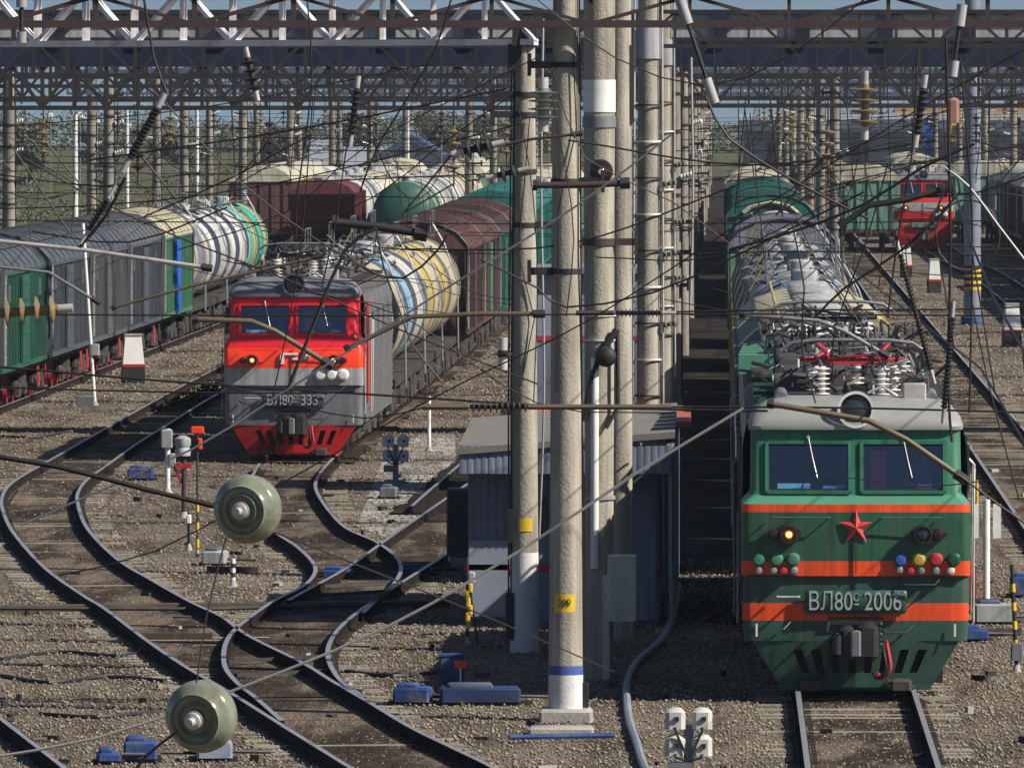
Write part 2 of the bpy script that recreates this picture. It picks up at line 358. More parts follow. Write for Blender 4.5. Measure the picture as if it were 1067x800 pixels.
pr = smooth_path([(-9.42, 216, 0), (-9.35, 235, 0), (-9.0, 280, 0), (-8.65, 357, 0), (-8.6, 700, 0)], 1)
rail(offset(pr, -HW), e); rail(offset(pr, HW), e); sleepers(pr, e, m_slpw, ylim=(200, 330)); bed(pr, m_oily, 1.2, .042).build('track_bed', m_oily, e, smooth=False)
e = empty('railway_track'); e['kind'] = 'structure'; e['label'] = 'track cutting the lower left corner'
railpx([(-60, 705), (0, 752), (62, 800), (100, 832)], e); railpx([(-140, 720), (-60, 780), (0, 826)], e)
e = empty('railway_track'); e['kind'] = 'structure'; e['label'] = 'shaded track beside the mast row'
m_shadebed = ground_mat('shade_dark_trackbed', ((.018, .015, .014), (.03, .025, .022), (.06, .052, .045)), 20, .8)  # trackbed blackened, the corridor's shade put into its colour
pr = smooth_path([(-5.3, 190, 0), (-4.7, 230, 0), (-4.4, 300, 0), (-4.4, 800, 0)], 1)
rail(offset(pr, -HW), e); rail(offset(pr, HW), e); bed(pr, m_oily, 1.2, .046).build('track_bed', m_shadebed, e, smooth=False)
# loose stones
def stones(n, xr, yr, size, m, name, label, seed):
    rng = np.random.default_rng(seed)
    x = rng.uniform(*xr, n); y = rng.uniform(*yr, n); s = rng.uniform(*size, n)
    base = np.array([(1, 0, 0), (0, 1, 0), (-1, 0, 0), (0, -1, 0), (0, 0, .75), (0, 0, -.5)], float)
    a = rng.uniform(0, 6.28, n); ca, sa = np.cos(a), np.sin(a)
    V = base[None] * s[:, None, None] * rng.uniform(.6, 1.3, (n, 6, 1))
    X = V[..., 0] * ca[:, None] - V[..., 1] * sa[:, None] + x[:, None]; Y = V[..., 0] * sa[:, None] + V[..., 1] * ca[:, None] + y[:, None]
    Z = V[..., 2] + .01 + (s * .2)[:, None]
    co = np.stack([X, Y, Z], -1).reshape(-1, 3)
    tri = np.array([(0, 1, 4), (1, 2, 4), (2, 3, 4), (3, 0, 4), (1, 0, 5), (2, 1, 5), (3, 2, 5), (0, 3, 5)])
    F = (tri[None] + (np.arange(n) * 6)[:, None, None]).reshape(-1)
    me = bpy.data.meshes.new(name); me.vertices.add(n * 6); me.vertices.foreach_set('co', co.reshape(-1))
    k = n * 8; me.loops.add(k * 3); me.loops.foreach_set('vertex_index', F.astype(np.int32)); me.polygons.add(k)
    me.polygons.foreach_set('loop_start', np.arange(k, dtype=np.int32) * 3)
    me.update(calc_edges=True); me.validate(); 
    for q in m: me.materials.append(q)
    me.polygons.foreach_set('material_index', np.repeat(rng.integers(0, len(m), n), 8).astype(np.int32))
    o = bpy.data.objects.new(name, me); COL.objects.link(o); tag(o, label, 'gravel', kind='stuff'); return o
st = [mat('stone_a', (.22, .185, .15), .95, vs=9, var=.3), mat('stone_b', (.17, .14, .115), .95, vs=9, var=.3), mat('stone_c', (.32, .29, .245), .95, vs=9, var=.3), mat('stone_d', (.24, .18, .14), .95, vs=9, var=.3)]
stones(60000, (-12, 5.6), (112, 172), (.012, .034), st, 'loose_gravel', 'brown grey loose ballast stones over the near yard', 1)
stones(26000, (-23, -2), (172, 260), (.016, .042), st, 'loose_gravel', 'loose ballast stones beside the red locomotive', 2)
stones(34000, (-24, -3.5), (260, 420), (.022, .055), st, 'loose_gravel', 'loose ballast stones between the far trains on the left', 6)
stones(16000, (3.4, 15), (260, 430), (.022, .055), st, 'loose_gravel', 'loose ballast stones on the far right of the yard', 7)
stones(9000, (3.4, 9.5), (130, 260), (.014, .036), st, 'loose_gravel', 'loose ballast stones right of the green locomotive', 4)

m_oilshade = ground_mat('oil_and_shade_ground', ((.018, .015, .014), (.03, .025, .022), (.06, .052, .045)), 20, .8)
sheet('oily_shade_ground', [(-3.6, 158), (-.2, 152), (.3, 150), (.9, 132), (3.0, 132), (3.2, 900), (-3.9, 900), (-3.9, 170)], .008, m_oilshade)  # oily ground darkened further: the green train's shade is painted into it
# ---------------------------------------------------------------- small shared shapes
def ribbed(b, p0, p1, r, n, core=.45, m=None, seg=14):      # ribbed insulator between two points
    p0, p1 = Vector(p0), Vector(p1); ax = p1 - p0; L = ax.length; pr = [(.001, 0)]
    for i in range(n):
        z = L * i / n; d = L / n
        pr += [(r * core, z), (r * core, z + d * .35), (r, z + d * .5), (r * .96, z + d * .62), (r * core, z + d * .8)]
    pr += [(r * core, L), (.001, L)]
    return b.lathe(pr, p0, ax, seg, m)
def star(b, c, R0, d, m=None):
    c = Vector(c); pts = [c + Vector((math.sin(k * math.pi / 5) * (R0 if k % 2 == 0 else R0 * .4), 0, math.cos(k * math.pi / 5) * (R0 if k % 2 == 0 else R0 * .4))) for k in range(10)]
    b.add(pts + [c + Vector((0, -d, 0))], [(i, (i + 1) % 10, 10) for i in range(10)], m)
def person(parent, loc, shirt, skin, hair, face=0.0):
    """seated driver, one continuous skinned body with fingers; looks towards -Y"""
    V = []; E = []; Rr = []
    def v(p, r): V.append(p); Rr.append(r); return len(V) - 1
    def e(a, b): E.append((a, b))
    pel = v((0, 0, 0), (.15, .12)); wst = v((0, 0, .16), (.13, .105)); ch = v((0, -.01, .34), (.165, .115)); nb = v((0, 0, .48), (.075, .07)); nk = v((0, -.01, .55), (.052, .052))
    h1 = v((0, -.03, .64), (.072, .085)); h2 = v((0, -.03, .73), (.076, .092)); h3 = v((0, -.02, .79), (.05, .06))
    for a, b in ((pel, wst), (wst, ch), (ch, nb), (nb, nk), (nk, h1), (h1, h2), (h2, h3)): e(a, b)
    for s in (-1, 1):
        sh = v((s * .19, 0, .44), (.062, .06)); el = v((s * .25, -.12, .2), (.042, .042)); wr = v((s * .2, -.36, .24), (.028, .026)); pm = v((s * .19, -.43, .24), (.034, .018))
        e(nb, sh); e(sh, el); e(el, wr); e(wr, pm)
        for k, (dx, L) in enumerate(((-.028, .07), (-.01, .08), (.01, .075), (.028, .06))):
            f1 = v((s * .19 + dx, -.43 - L * .6, .235), (.009, .009)); f2 = v((s * .19 + dx, -.43 - L, .21), (.008, .008)); e(pm, f1); e(f1, f2)
        t1 = v((s * .19 - s * .045, -.43, .23), (.01, .01)); e(wr, t1)
        hp = v((s * .1, -.05, -.03), (.085, .085)); kn = v((s * .13, -.45, 0), (.06, .06)); an = v((s * .13, -.42, -.42), (.042, .042)); to = v((s * .14, -.58, -.45), (.035, .03))
        e(pel, hp); e(hp, kn); e(kn, an); e(an, to)
    me = bpy.data.meshes.new('person'); me.from_pydata(V, E, []); o = bpy.data.objects.new('tmp', me); COL.objects.link(o)
    sk = o.modifiers.new('s', 'SKIN'); o.modifiers.new('u', 'SUBSURF').levels = 2
    for i, q in enumerate(me.skin_vertices[0].data): q.radius = Rr[i]; q.use_root = (i == 0)
    bpy.context.view_layer.update()
    m2 = bpy.data.meshes.new_from_object(o.evaluated_get(bpy.context.evaluated_depsgraph_get())); bpy.data.objects.remove(o)
    m2.materials.clear()
    for q in (shirt, skin): m2.materials.append(q)
    for p in m2.polygons:
        z = p.center.z; p.use_smooth = True; p.material_index = 1 if (z > .52 or p.center.y < -.35 and z > .18) else 0
    root = bpy.data.objects.new('person', m2); COL.objects.link(root); root.location = loc
    b = MB(); 
    prof = [(.001, .12), (.05, .11), (.085, .07), (.1, .02), (.098, -.03)]
    b.lathe(prof, (0, -.015, .72), (0, .25, 1), 16); b.build('hair', hair, root)
    b = MB()
    for s in (-1, 1): b.lathe([(.001, -.008), (.01, 0), (.001, .008)], (s * .032, -.118, .705), (0, -1, 0), 8)
    b.build('eyes', m_black, root)
    b = MB(); b.cyl((0, -.115, .70), (0, -.137, .668), .008, .014, 8); b.cyl((-.022, -.112, .635), (.022, -.112, .635), .006, .006, 6)
    for s in (-1, 1): b.lathe([(.001, -.01), (.022, 0), (.001, .01)], (s * .078, -.02, .685), (1, 0, 0), 8)
    b.build('face', skin, root)
    return root
m_skin = mat('skin', (.45, .25, .17), .55, var=.05); m_hair = mat('hair', (.03, .02, .015), .7)
m_shirt1 = mat('blue_shirt', (.05, .09, .22), .85); m_shirt2 = mat('red_jacket', (.45, .03, .05), .85); m_shirt3 = mat('grey_shirt', (.3, .3, .32), .85)

def outline(w, yf, r, xs, V, yb):
    P = [(-w, yb), (-w, yf + r + .02)]
    for k in range(1, 5): a = R(90 * k / 4); P.append((-w + r - r * math.cos(a), yf + r + V - r * math.sin(a)))
    P += [(x, yf + V * abs(x) / w) for x in xs]
    for k in range(0, 4): a = R(90 * k / 4); P.append((w - r + r * math.sin(a), yf + r + V - r * math.cos(a)))
    P += [(w, yf + r + .02), (w, yb)]
    return P
def pantograph(parent, y, z, mA, up=0.0, n_ins=True):
    e = empty('pantograph', (0, y, z), parent=parent)
    b = MB()
    for s in (-1, 1): b.beam((s * .55, -.9, .42), (s * .55, .9, .42), .045); b.beam((-.6, s * .85, .42), (.6, s * .85, .42), .045)
    b.cyl((-.75, 0, .45), (.75, 0, .45), .03, n=8)
    b.build('base_frame', mA, e)
    b = MB(); k = up
    for s in (-1, 1):
        for t in (-1, 1): b.tube([(s * .5, t * .8, .46), (s * .35, t * (1.2 - .9 * k), .55 + .7 * k)], .03, 6)
    b.tube([(-.5, -.8, .47), (.35, -1.2, .55)], .02); b.build('lower_arm', mA, e)
    b = MB()
    for s in (-1, 1):
        for t in (-1, 1): b.tube([(s * .35, t * (1.2 - .9 * k), .55 + .7 * k), (s * .5, t * .15, .66 + 1.5 * k)], .022, 6)
        b.tube([(s * .5, -.15, .66 + 1.5 * k), (s * .5, .15, .66 + 1.5 * k)], .022, 6)
    b.build('upper_arm', mA, e)
    b = MB()
    for t in (-.16, .16): b.tube([(-1.02, t, .56 + 1.5 * k), (-.85, t, .68 + 1.5 * k), (-.5, t, .72 + 1.5 * k), (.5, t, .72 + 1.5 * k), (.85, t, .68 + 1.5 * k), (1.02, t, .56 + 1.5 * k)], .028, 6)
    b.build('collector_head', m_steel_md, e)
    for sx in (-.55, .55):
        for sy in (-.8, .8): b = MB(); ribbed(b, (sx, sy, 0), (sx, sy, .4), .12, 5); b.build('insulator', m_porc, e)
    return e
def bogie(parent, y, wb=2.9, half=1.05, m_fr=None, red=False, axles=2):
    e = empty('bogie', (0, y, 0), parent=parent); b = MB()
    for s in (-1, 1):
        b.rbox((s * half, 0, .62), (.16, wb + 1.0, .22), .04); b.rbox((s * half, 0, .85), (.2, .8, .3), .04)
        for t in (-1, 1): b.rbox((s * (half + .05), t * wb / 2, .5), (.26, .34, .32), .05)
        for t in (-1, 0, 1): b.cyl((s * (half + .08), t * .5, .55), (s * (half + .08), t * .5, .95), .11, n=8)
    b.beam((-half, 0, .7), (half, 0, .7), .4, .25); b.build('bogie_frame', m_fr or m_under, e)
    for t in (-1, 1):
        b = MB(); b.cyl((-.8, t * wb / 2, .525), (.8, t * wb / 2, .525), .08, n=8)
        for s in (-1, 1): b.lathe([(.001, -.07), (.44, -.07), (.475, -.05), (.475, .05), (.40, .065), (.30, .02), (.12, .03), (.12, .08), (.001, .08)], (s * .79, t * wb / 2, .515), (s, 0, 0), 22)
        b.build('wheelset', m_copper if red else m_wheel, e)
    return e
def clutter(b, n, xr, yr, zr, seed, rr=(.015, .035)):
    rn = random.Random(seed)
    for _ in range(n):
        p = Vector((rn.uniform(*xr), rn.uniform(*yr), rn.uniform(*zr))); k = rn.random()
        q = p + Vector(((rn.uniform(-1, 1) * .45) if k < .5 else 0, (rn.uniform(-1, 1) * 1.1) if k > .3 else 0, rn.uniform(-.1, .2))); b.tube([p, (p + q) / 2 + Vector((0, 0, rn.uniform(0, .15))), q], rn.uniform(*rr), 5)
def locomotive(name, loc, rz, sch, label, detail=True, pan_y=3.6, pan_up=0.0):
    root = empty(name, loc, rz); tag(root, label, 'locomotive')
    xs = [-1.22, -.08, 0, .08, 1.22]
    lv = sch['levels']         # (z, w, yf, r, material index above)
    rings = [[Vector((x, y, z)) for x, y in outline(w, yf, r, xs, .05, 1.7)] for z, w, yf, r, k in lv]
    wi = sch['win']
    b = MB(); b.loft(rings, False, False, skip=lambda i, j: i == wi and j in (6, 9), mats=[q[4] for q in lv])
    b.build('cab_shell', sch['mats'], root)
    # window reveals and glass
    z0, w0, y0, r0, _ = lv[wi]; z1, w1, y1, r1, _ = lv[wi + 1]
    def fy(x, z): t = (z - z0) / (z1 - z0); return (y0 + .05 * abs(x) / w0) * (1 - t) + (y1 + .05 * abs(x) / w1) * t
    for (xa, xb) in ((-1.22, -.08), (.08, 1.22)):
        w_ = MB(); fr = .035
        for (a, bb) in (((xa, z0), (xb, z0)), ((xa, z1), (xb, z1)), ((xa, z0), (xa, z1)), ((xb, z0), (xb, z1))):
            w_.beam((a[0], fy(*a) - .012, a[1]), (bb[0], fy(*bb) - .012, bb[1]), .05, .05)
        w_.build('window_frame', sch['frame'], root)
        g_ = MB(); g_.add([(xa, fy(xa, z0) + .03, z0), (xb, fy(xb, z0) + .03, z0), (xb, fy(xb, z1) + .03, z1), (xa, fy(xa, z1) + .03, z1)], [(0, 1, 2, 3)]); g_.build('windscreen', m_glass, root, smooth=False)
        w_ = MB(); mx = (xa + xb) / 2; w_.cyl((mx, fy(mx, z1) - .04, z1 + .07), (mx, fy(mx, z1) + .02, z1 + .07), .025, n=10)
        w_.tube([(mx, fy(mx, z1) - .05, z1 + .06), (mx + .06, fy(mx, 3.3) - .04, 3.35), (mx + .12, fy(mx, z0) - .04, z0 + .2)], .009, 5); w_.build('wiper', m_steel_lt, root)
    # seams and rubber seals
    b = MB(); b.beam((0, -.045, 1.8), (0, -.045, 2.6), .012, .02); b.beam((0, .012, .88), (0, .012, 1.72), .012, .02); b.beam((-1.5, .02, 1.755), (1.5, .02, 1.755), .03, .018); b.build('panel_seam', m_black, root)
    for (xa, xb) in ((-1.20, -.10), (.10, 1.20)):
        w_ = MB(); za, zb = z0 + .03, z1 - .03
        for (a, bb) in (((xa, za), (xb, za)), ((xa, zb), (xb, zb)), ((xa, za), (xa, zb)), ((xb, za), (xb, zb))): w_.beam((a[0], fy(*a) + .018, a[1]), (bb[0], fy(*bb) + .018, bb[1]), .03, .03)
        w_.build('window_seal', m_black, root)
    # cab interior
    b = MB(); b.box((0, .95, 2.2), (2.7, 1.3, .06)); b.box((0, 1.62, 3.0), (2.7, .05, 1.6)); b.box((0, .5, 2.6), (2.5, .45, .4)); b.build('cab_interior', m_cabin, root)
    b = MB(); b.box((-.85, .42, 2.86), (.3, .2, .14)); b.box((-.35, .45, 2.85), (.22, .2, .1)); b.box((.95, .45, 2.95), (.2, .2, .1)); b.box((-.85, .3, 2.95), (.45, .2, .12), 1); b.box((-.3, .3, 2.93), (.3, .2, .1), 1); b.build('desk_papers', [m_white, m_desk], root)
    b = MB(); b.box((.32, .7, 3.1), (.22, .2, .7)); b.build('curtain', m_shirt2, root)
    # roof cap over the cab
    rl = [(3.75, 1.47, .20, .2), (3.80, 1.48, .19, .2), (3.93, 1.44, .25, .25), (4.05, 1.34, .42, .3), (4.13, 1.2, .65, .3), (4.18, 1.0, .95, .3)]
    rings = [[Vector((x, y, z)) for x, y in outline(w, yf, r, [k * (w - r) / 3 for k in (-2, -1, 0, 1, 2)], .05, 1.75)] for z, w, yf, r in rl]
    b = MB(); b.loft(rings, False); n = len(rings[0]); b.add(rings[-1], [tuple(range(n))]); b.add(rings[0], [tuple(range(n))]); b.build('cab_roof', sch['roof'], root)
    # body behind
    prof = [(-1.55, .86), (-1.56, 1.75), (-1.56, 2.63), (-1.55, 3.5), (-1.5, 3.78), (-1.25, 4.0), (-.85, 4.12), (0, 4.16), (.85, 4.12), (1.25, 4.0), (1.5, 3.78), (1.55, 3.5), (1.56, 2.63), (1.56, 1.75), (1.55, .86)]
    b = MB(); rings = [[Vector((x, y, z)) for x, z in prof] for y in (1.7, 15.9)]
    for j in range(len(prof) - 1):
        zz = (prof[j][1] + prof[j + 1][1]) / 2; k = 1 if zz > 3.65 else (2 if zz < 1.75 else 0)
        b.add([rings[0][j], rings[0][j + 1], rings[1][j + 1], rings[1][j]], [(0, 1, 2, 3)], k)
    b.add(rings[1], [tuple(range(len(prof)))], 0); b.add([rings[1][0], rings[1][-1], rings[0][-1], rings[0][0]], [(0, 1, 2, 3)], 2)
    for s in (-1, 1):                        # corrugated side
        y = 3.4
        while y < 15.6:
            for zc in np.arange(1.15, 2.6, .16): b.box((s * 1.566, y + .65, zc), (.012, 1.25, .07), 2 if zc < 1.75 else 0)
            y += 1.4
    b.build('body', [sch['side'], m_roofg, sch['side2']], root)
    for s in (-1, 1):
        b = MB(); b.box((s * 1.565, 1.0 + .2, 3.2), (.03, .62, .62)); b.build('side_window', m_lens, root)
        b = MB(); b.box((s * 1.572, 2.6, 2.45), (.03, .7, 2.3)); b.box((s * 1.585, 2.6, 3.1), (.02, .4, .5), 1); b.build('side_door', [sch['door'], m_lens], root)
        b = MB()
        for y in (2.2, 3.0): b.tube([(s * 1.66, y, 1.1), (s * 1.68, y, 3.2), (s * 1.58, y, 3.3)], .018, 6)
        b.tube([(s * 1.62, .25, 1.1), (s * 1.62, .25, 2.6)], .018, 6); b.build('handrail', m_steel_lt if s > 0 else m_steel_md, root)
        for k, y in enumerate((5.5, 8.3, 11.1, 13.9)):
            b = MB(); b.box((s * 1.57, y, 3.1), (.03, .9, .55)); 
            for zc in np.arange(2.88, 3.36, .08): b.box((s * 1.59, y, zc), (.03, .86, .03), 0)
            b.build('louvre', m_greyb if 'red' in sch['name'] else m_green2, root)
    # nose skirt (plough) with slots
    b = MB(); n = 11; zt, zb = .86, .22
    for i in range(n):
        f = i / (n - 1); 
    def sk(x, z): t = (zt - z) / (zt - zb); return Vector((x * (1 - .27 * t), .02 + .1 * t + .10 * abs(x) / 1.4, z))
    xx = np.linspace(-1.42, 1.42, 23)
    for i in range(22):
        slot = i in (4, 6, 8, 10, 12, 14, 16, 18) and sch.get('slots', True)
        zz = [zt, .74, .42, zb]
        for k in range(3):
            if slot and k == 1: continue
            b.add([sk(xx[i], zz[k]), sk(xx[i + 1], zz[k]), sk(xx[i + 1], zz[k + 1]), sk(xx[i], zz[k + 1])], [(0, 1, 2, 3)])
    b.beam(sk(-1.42, zb) + Vector((0, .02, 0)), sk(1.42, zb) + Vector((0, .02, 0)), .1, .08, 0)
    for s in (-1, 1): b.add([sk(s * 1.42, zt), sk(s * 1.42, zb), sk(s * 1.42, zb) + Vector((0, .9, .1)), sk(s * 1.42, zt) + Vector((0, .9, 0))], [(0, 1, 2, 3)])
    b.build('nose_skirt', sch['skirt'], root)
    b = MB(); b.box((0, .5, .62), (2.4, .3, .7)); b.build('inner_beam', m_black, root)
    for s in (-1, 1): b = MB(); b.rbox((s * .62, -.02, .27), (.3, .22, .16), .04); b.tube([(s * .45, .1, .3), (s * .8, .05, .22)], .04, 6); b.build('sand_pipe', m_under, root)
    # coupler and hoses
    b = MB(); b.rbox((-.12, -.2, .86), (.2, .7, .44), .05); b.rbox((.16, -.12, .90), (.30, .5, .46), .07); b.rbox((-.26, -.42, .86), (.14, .3, .30), .05); b.box((0, .05, 1.14), (.75, .12, .10)); b.rbox((0, .0, .85), (.5, .2, .35), .03)
    for k in range(5): b.lathe([(.02, -.012), (.034, 0), (.02, .012)], (.33, -.2, 1.1 - k * .07), (1, 0, 0) if k % 2 else (0, 1, 0), 8)
    b.tube([(-.38, -.05, 1.12), (-.4, -.3, 1.0), (-.3, -.45, .98)], .018, 6)
    b.build('coupler', m_black, root)
    b = MB(); b.rbox((-.01, -.56, .87), (.15, .08, .36), .03, 0); b.build('coupler_nose', m_steel_md, root)
    for s, x in ((1, .42), (1, .36), (-1, -.35)):
        b = MB(); b.tube(smooth_path([(x, -.05, .86), (x + .03, -.25, .7), (x + .05 * s, -.3, .5), (x - .06, -.2, .36), (x - .12, -.02, .42)], .05), .024, 6); b.build('brake_hose', m_black if x < .4 else m_copper, root)
    # step irons and handles on the face
    for (x, z, w) in sch['handles']:
        b = MB(); b.tube([(x - w, .0, z + .07), (x - w + .08, -.14, z), (x + w - .1, -.14, z), (x + w, .0, z + .1)], .014, 5); b.build('step_iron', m_black, root)
    for (x0, x1, z) in ((-1.15, -.36, 2.56), (.36, 1.15, 2.56)):
        b = MB(); b.tube([(x0, -.02, z), (x0, -.13, z), (x1, -.13, z), (x1, -.02, z)], .012, 6); b.build('handrail', sch['frame'], root)
    b = MB(); b.tube([(-.78, .0, 1.47), (-.78, -.12, 1.47), (-1.08, -.12, 1.47), (-1.08, 0, 1.47)], .02, 6); b.build('handrail', m_greyl, root)
    # plate
    b = MB(); b.rbox((0, 0, 0), (1.40, .32, .05), .03); o = b.build('number_plate', sch['platem'], root, loc=(0, -.035, 1.40)); o.rotation_euler = (R(90), 0, 0)
    fx = {len(t): None for t in ()}
    for (t, x, z, sz, sx) in sch['text']: text_mesh('number_text', t, sz, m_platetext, root, (x, -.068, z), sx=sx)
    for x in (-1.36, 1.36): text_mesh('section_digit', '1', .26, m_cream, root, (x, .02, 1.0), sx=1.2)
    # searchlight
    e = MB(); e.lathe([(.001, .18), (.15, .17), (.21, .06), (.235, -.06), (.245, -.10), (.235, -.105), (.228, -.06)], (0, .30, 4.03), (0, 1, 0), 28); h = e.build('searchlight', sch['roof'] if sch['name'] == 'green' else m_greyb, root)
    e = MB(); e.lathe([(.001, -.035), (.1, -.028), (.17, -.005), (.23, .035), (.001, .04)], (0, .215, 4.03), (0, 1, 0), 24); e.build('lens', m_lens, h)
    e = MB(); e.lathe([(.215, 0), (.255, 0), (.255, .02), (.215, .02)], (0, .165, 4.03), (0, 1, 0), 28); e.build('rim', m_white if sch['name'] == 'green' else m_steel_md, h)
    # marker lamps
    for s in (-1, 1):
        x, z = s * .98, 2.33; P = []
        for k in range(24):
            a = 2 * math.pi * k / 24; cx, sz = math.cos(a), math.sin(a)
            rr = .15 * (1 - .12 * (cx * s + 1)); P.append((cx * .25 + s * .02, sz * rr * (1.0 if cx * s < 0 else .75)))
        b = MB(); b.prism(P, (x, .02, z), (1, 0, 0), (0, 0, 1), (0, -.16, 0)); h = b.build('lamp_housing', m_black if sch['name'] == 'green' else m_copper, root)
        b = MB(); lx = x - s * .06
        b.lathe([(.10, 0), (.125, 0), (.12, -.05), (.10, -.05)], (lx, -.14, z), (0, 1, 0), 20); b.build('rim', m_steel_dk, h)
        b = MB(); b.lathe([(.001, -.02), (.06, -.015), (.098, .0), (.001, .01)], (lx, -.152, z), (0, 1, 0), 18); b.build('lens', m_amberdk if (s < 0 or sch['name'] == 'red') else m_lens, h)
        b = MB(); b.lathe([(.001, -.02), (.045, -.01), (.045, .01), (.001, .01)], (lx, -.175, z), (0, 1, 0), 14); b.build('lamp', m_lit if (s < 0 or sch['name'] == 'red') else m_lens, h)
        b = MB(); b.lathe([(.001, -.02), (.06, -.01), (.07, .01), (.001, .01)], (x + s * .15, -.15, z), (0, 1, 0), 14); b.build('tail_lens', m_porcb, h)
    for (x, z, r, m) in sch['buttons']:
        b = MB(); b.lathe([(.001, -.115), (r * .72, -.11), (r * .86, -.095), (r * .9, -.05), (r * 1.02, -.048), (r * 1.02, -.03), (r * .8, -.028), (r * 1.15, 0.0), (.001, .03)], (x, .0, z), (0, 1, 0), 16); b.build('cable_socket', m, root)
    # roof equipment
    for c_, d_ in (((0, 2.5, 4.16), (1.9, 1.2, .06)), ((-.75, 5.3, 4.25), (.7, 1.8, .22)), ((.75, 5.3, 4.25), (.7, 1.8, .22)), ((0, 8, 4.27), (1.9, 2.2, .25)), ((0, 12, 4.3), (2.0, 3.0, .3))): b = MB(); b.rbox(c_, d_, .02); b.build('roof_hatch', m_roofg, root)
    for s in (-1, 1):
        b = MB(); b.box((s * 1.22, 8, 4.03), (.34, 13, .03)); 
        for k in range(16): b.box((s * 1.22, 1.9 + k * .85, 4.07), (.34, .06, .05))
        b.build('roof_walkway', m_roofg if s > 0 else sch['walk'], root)
    pantograph(root, pan_y, 4.18, sch['pan'], pan_up)
    for (x, y, h_) in ((-.45, 1.75, .42), (.38, 1.6, .42), (-.55, 6.2, .45), (.1, 6.6, .45), (.5, 7.4, .45), (-.3, 9.2, .45), (.3, 10, .45), (.75, 5.9, .4)):
        b = MB(); ribbed(b, (x, y, 4.16), (x, y, 4.16 + h_), .115, 6); b.build('insulator', m_porc, root)
    b = MB()
    b.tube([(-.45, 1.75, 4.6), (-.5, 3, 4.68), (-.55, 6.2, 4.62), (-.3, 9.2, 4.62), (.3, 10, 4.62), (.5, 7.4, 4.62), (.1, 6.6, 4.62)], .022, 6)
    b.tube([(.38, 1.6, 4.6), (.75, 2.4, 4.65), (.75, 5.9, 4.58)], .022, 6); b.build('roof_busbar', m_steel_md, root)
    b = MB(); clutter(b, 130 if detail else 12, (-1.2, 1.2), (1.5, 15), (4.12, 4.62), 11); b.build('roof_piping', m_steel_dk, root)
    b = MB(); clutter(b, 26 if detail else 6, (-1.15, 1.15), (1.3, 12), (4.2, 4.6), 5, (.012, .022)); b.build('roof_conduit', m_steel_lt, root)
    for (x, y, d) in ((-1.02, 1.15, .35), (1.05, 1.0, .3)):
        b = MB(); b.cyl((x, y, 4.15), (x, y + d * 2, 4.2), .09, n=12); b.build('air_horn', m_steel_md, root)
    b = MB(); b.rbox((.82, 1.05, 4.22), (.32, .3, .3), .02); b.build('roof_box', m_steel_lt, root)
    for y in (4.0, 12.0): bogie(root, y, 3.0, 1.1)
    b = MB(); b.box((0, 8, .75), (2.6, 3.6, .5)); b.box((0, 8, .95), (2.9, 15, .16)); b.build('underframe', m_under, root)
    return root
m_amberdk = mat('amber_lens', (.35, .08, .02), .1, spec=1)
c_b = mat('socket_blue', (.02, .09, .36), .6, dirt=(.1, .1, .12), ds=9); c_y = mat('socket_yellow', (.42, .32, .06), .6, dirt=(.15, .12, .06), ds=9); c_r = mat('socket_red', (.42, .03, .04), .6, dirt=(.2, .08, .07), ds=9); c_g = mat('socket_green', (.04, .17, .10), .6, dirt=(.06, .1, .08), ds=9); c_g2 = mat('socket_dark_green', (.01, .07, .035), .4); c_gr = mat('socket_grey', (.2, .22, .21), .5)
m_platetext = mat('plate_lettering', (.34, .38, .37), .55, var=.15, dirt=(.15, .17, .16), da=.5, ds=6)
GS = dict(name='green', mats=[m_green2, m_orange, m_green, m_greenl, m_greenw], frame=m_greenw, roof=m_roofl, side=m_green, side2=m_green2, door=m_green2, walk=m_green2,
          skirt=m_green2, platem=m_plate, pan=m_copper, win=9,
          levels=[(.86, 1.53, .05, .12, 0), (1.14, 1.55, .03, .12, 1), (1.38, 1.55, .03, .12, 0), (1.75, 1.55, .03, .12, 2), (1.755, 1.57, -.02, .12, 1), (1.96, 1.57, -.02, .12, 2), (2.63, 1.57, -.02, .12, 1), (2.74, 1.565, -.01, .12, 3), (2.86, 1.46, .12, .12, 4), (2.90, 1.45, .13, .12, 4), (3.58, 1.44, .26, .12, 4), (3.76, 1.44, .29, .12, 4)],
          text=[('ВЛ80', -.35, 1.40, .36, .72), ('С', .005, 1.46, .15, .9), ('-', .01, 1.385, .2, 1.3), ('2006', .37, 1.40, .36, .73)],
          handles=[(.88, 1.64, .3), (.55, .98, .24), (-.95, 1.02, .05)],
          buttons=[(-1.33, 1.98, .085, c_g), (-1.09, 1.98, .085, c_g), (-.86, 1.98, .085, c_g), (.61, 1.98, .085, c_b), (.86, 1.98, .085, c_y), (1.10, 1.98, .085, c_r), (1.34, 1.98, .085, c_g2),
                   (-1.33, 1.83, .05, c_gr), (-1.13, 1.83, .05, c_gr), (-.99, 1.83, .055, c_r), (-.85, 1.83, .05, c_gr), (.6, 1.84, .05, c_gr), (.75, 1.83, .055, c_r), (.9, 1.83, .05, c_gr), (1.1, 1.83, .055, c_gr), (1.3, 1.83, .05, m_cream)])
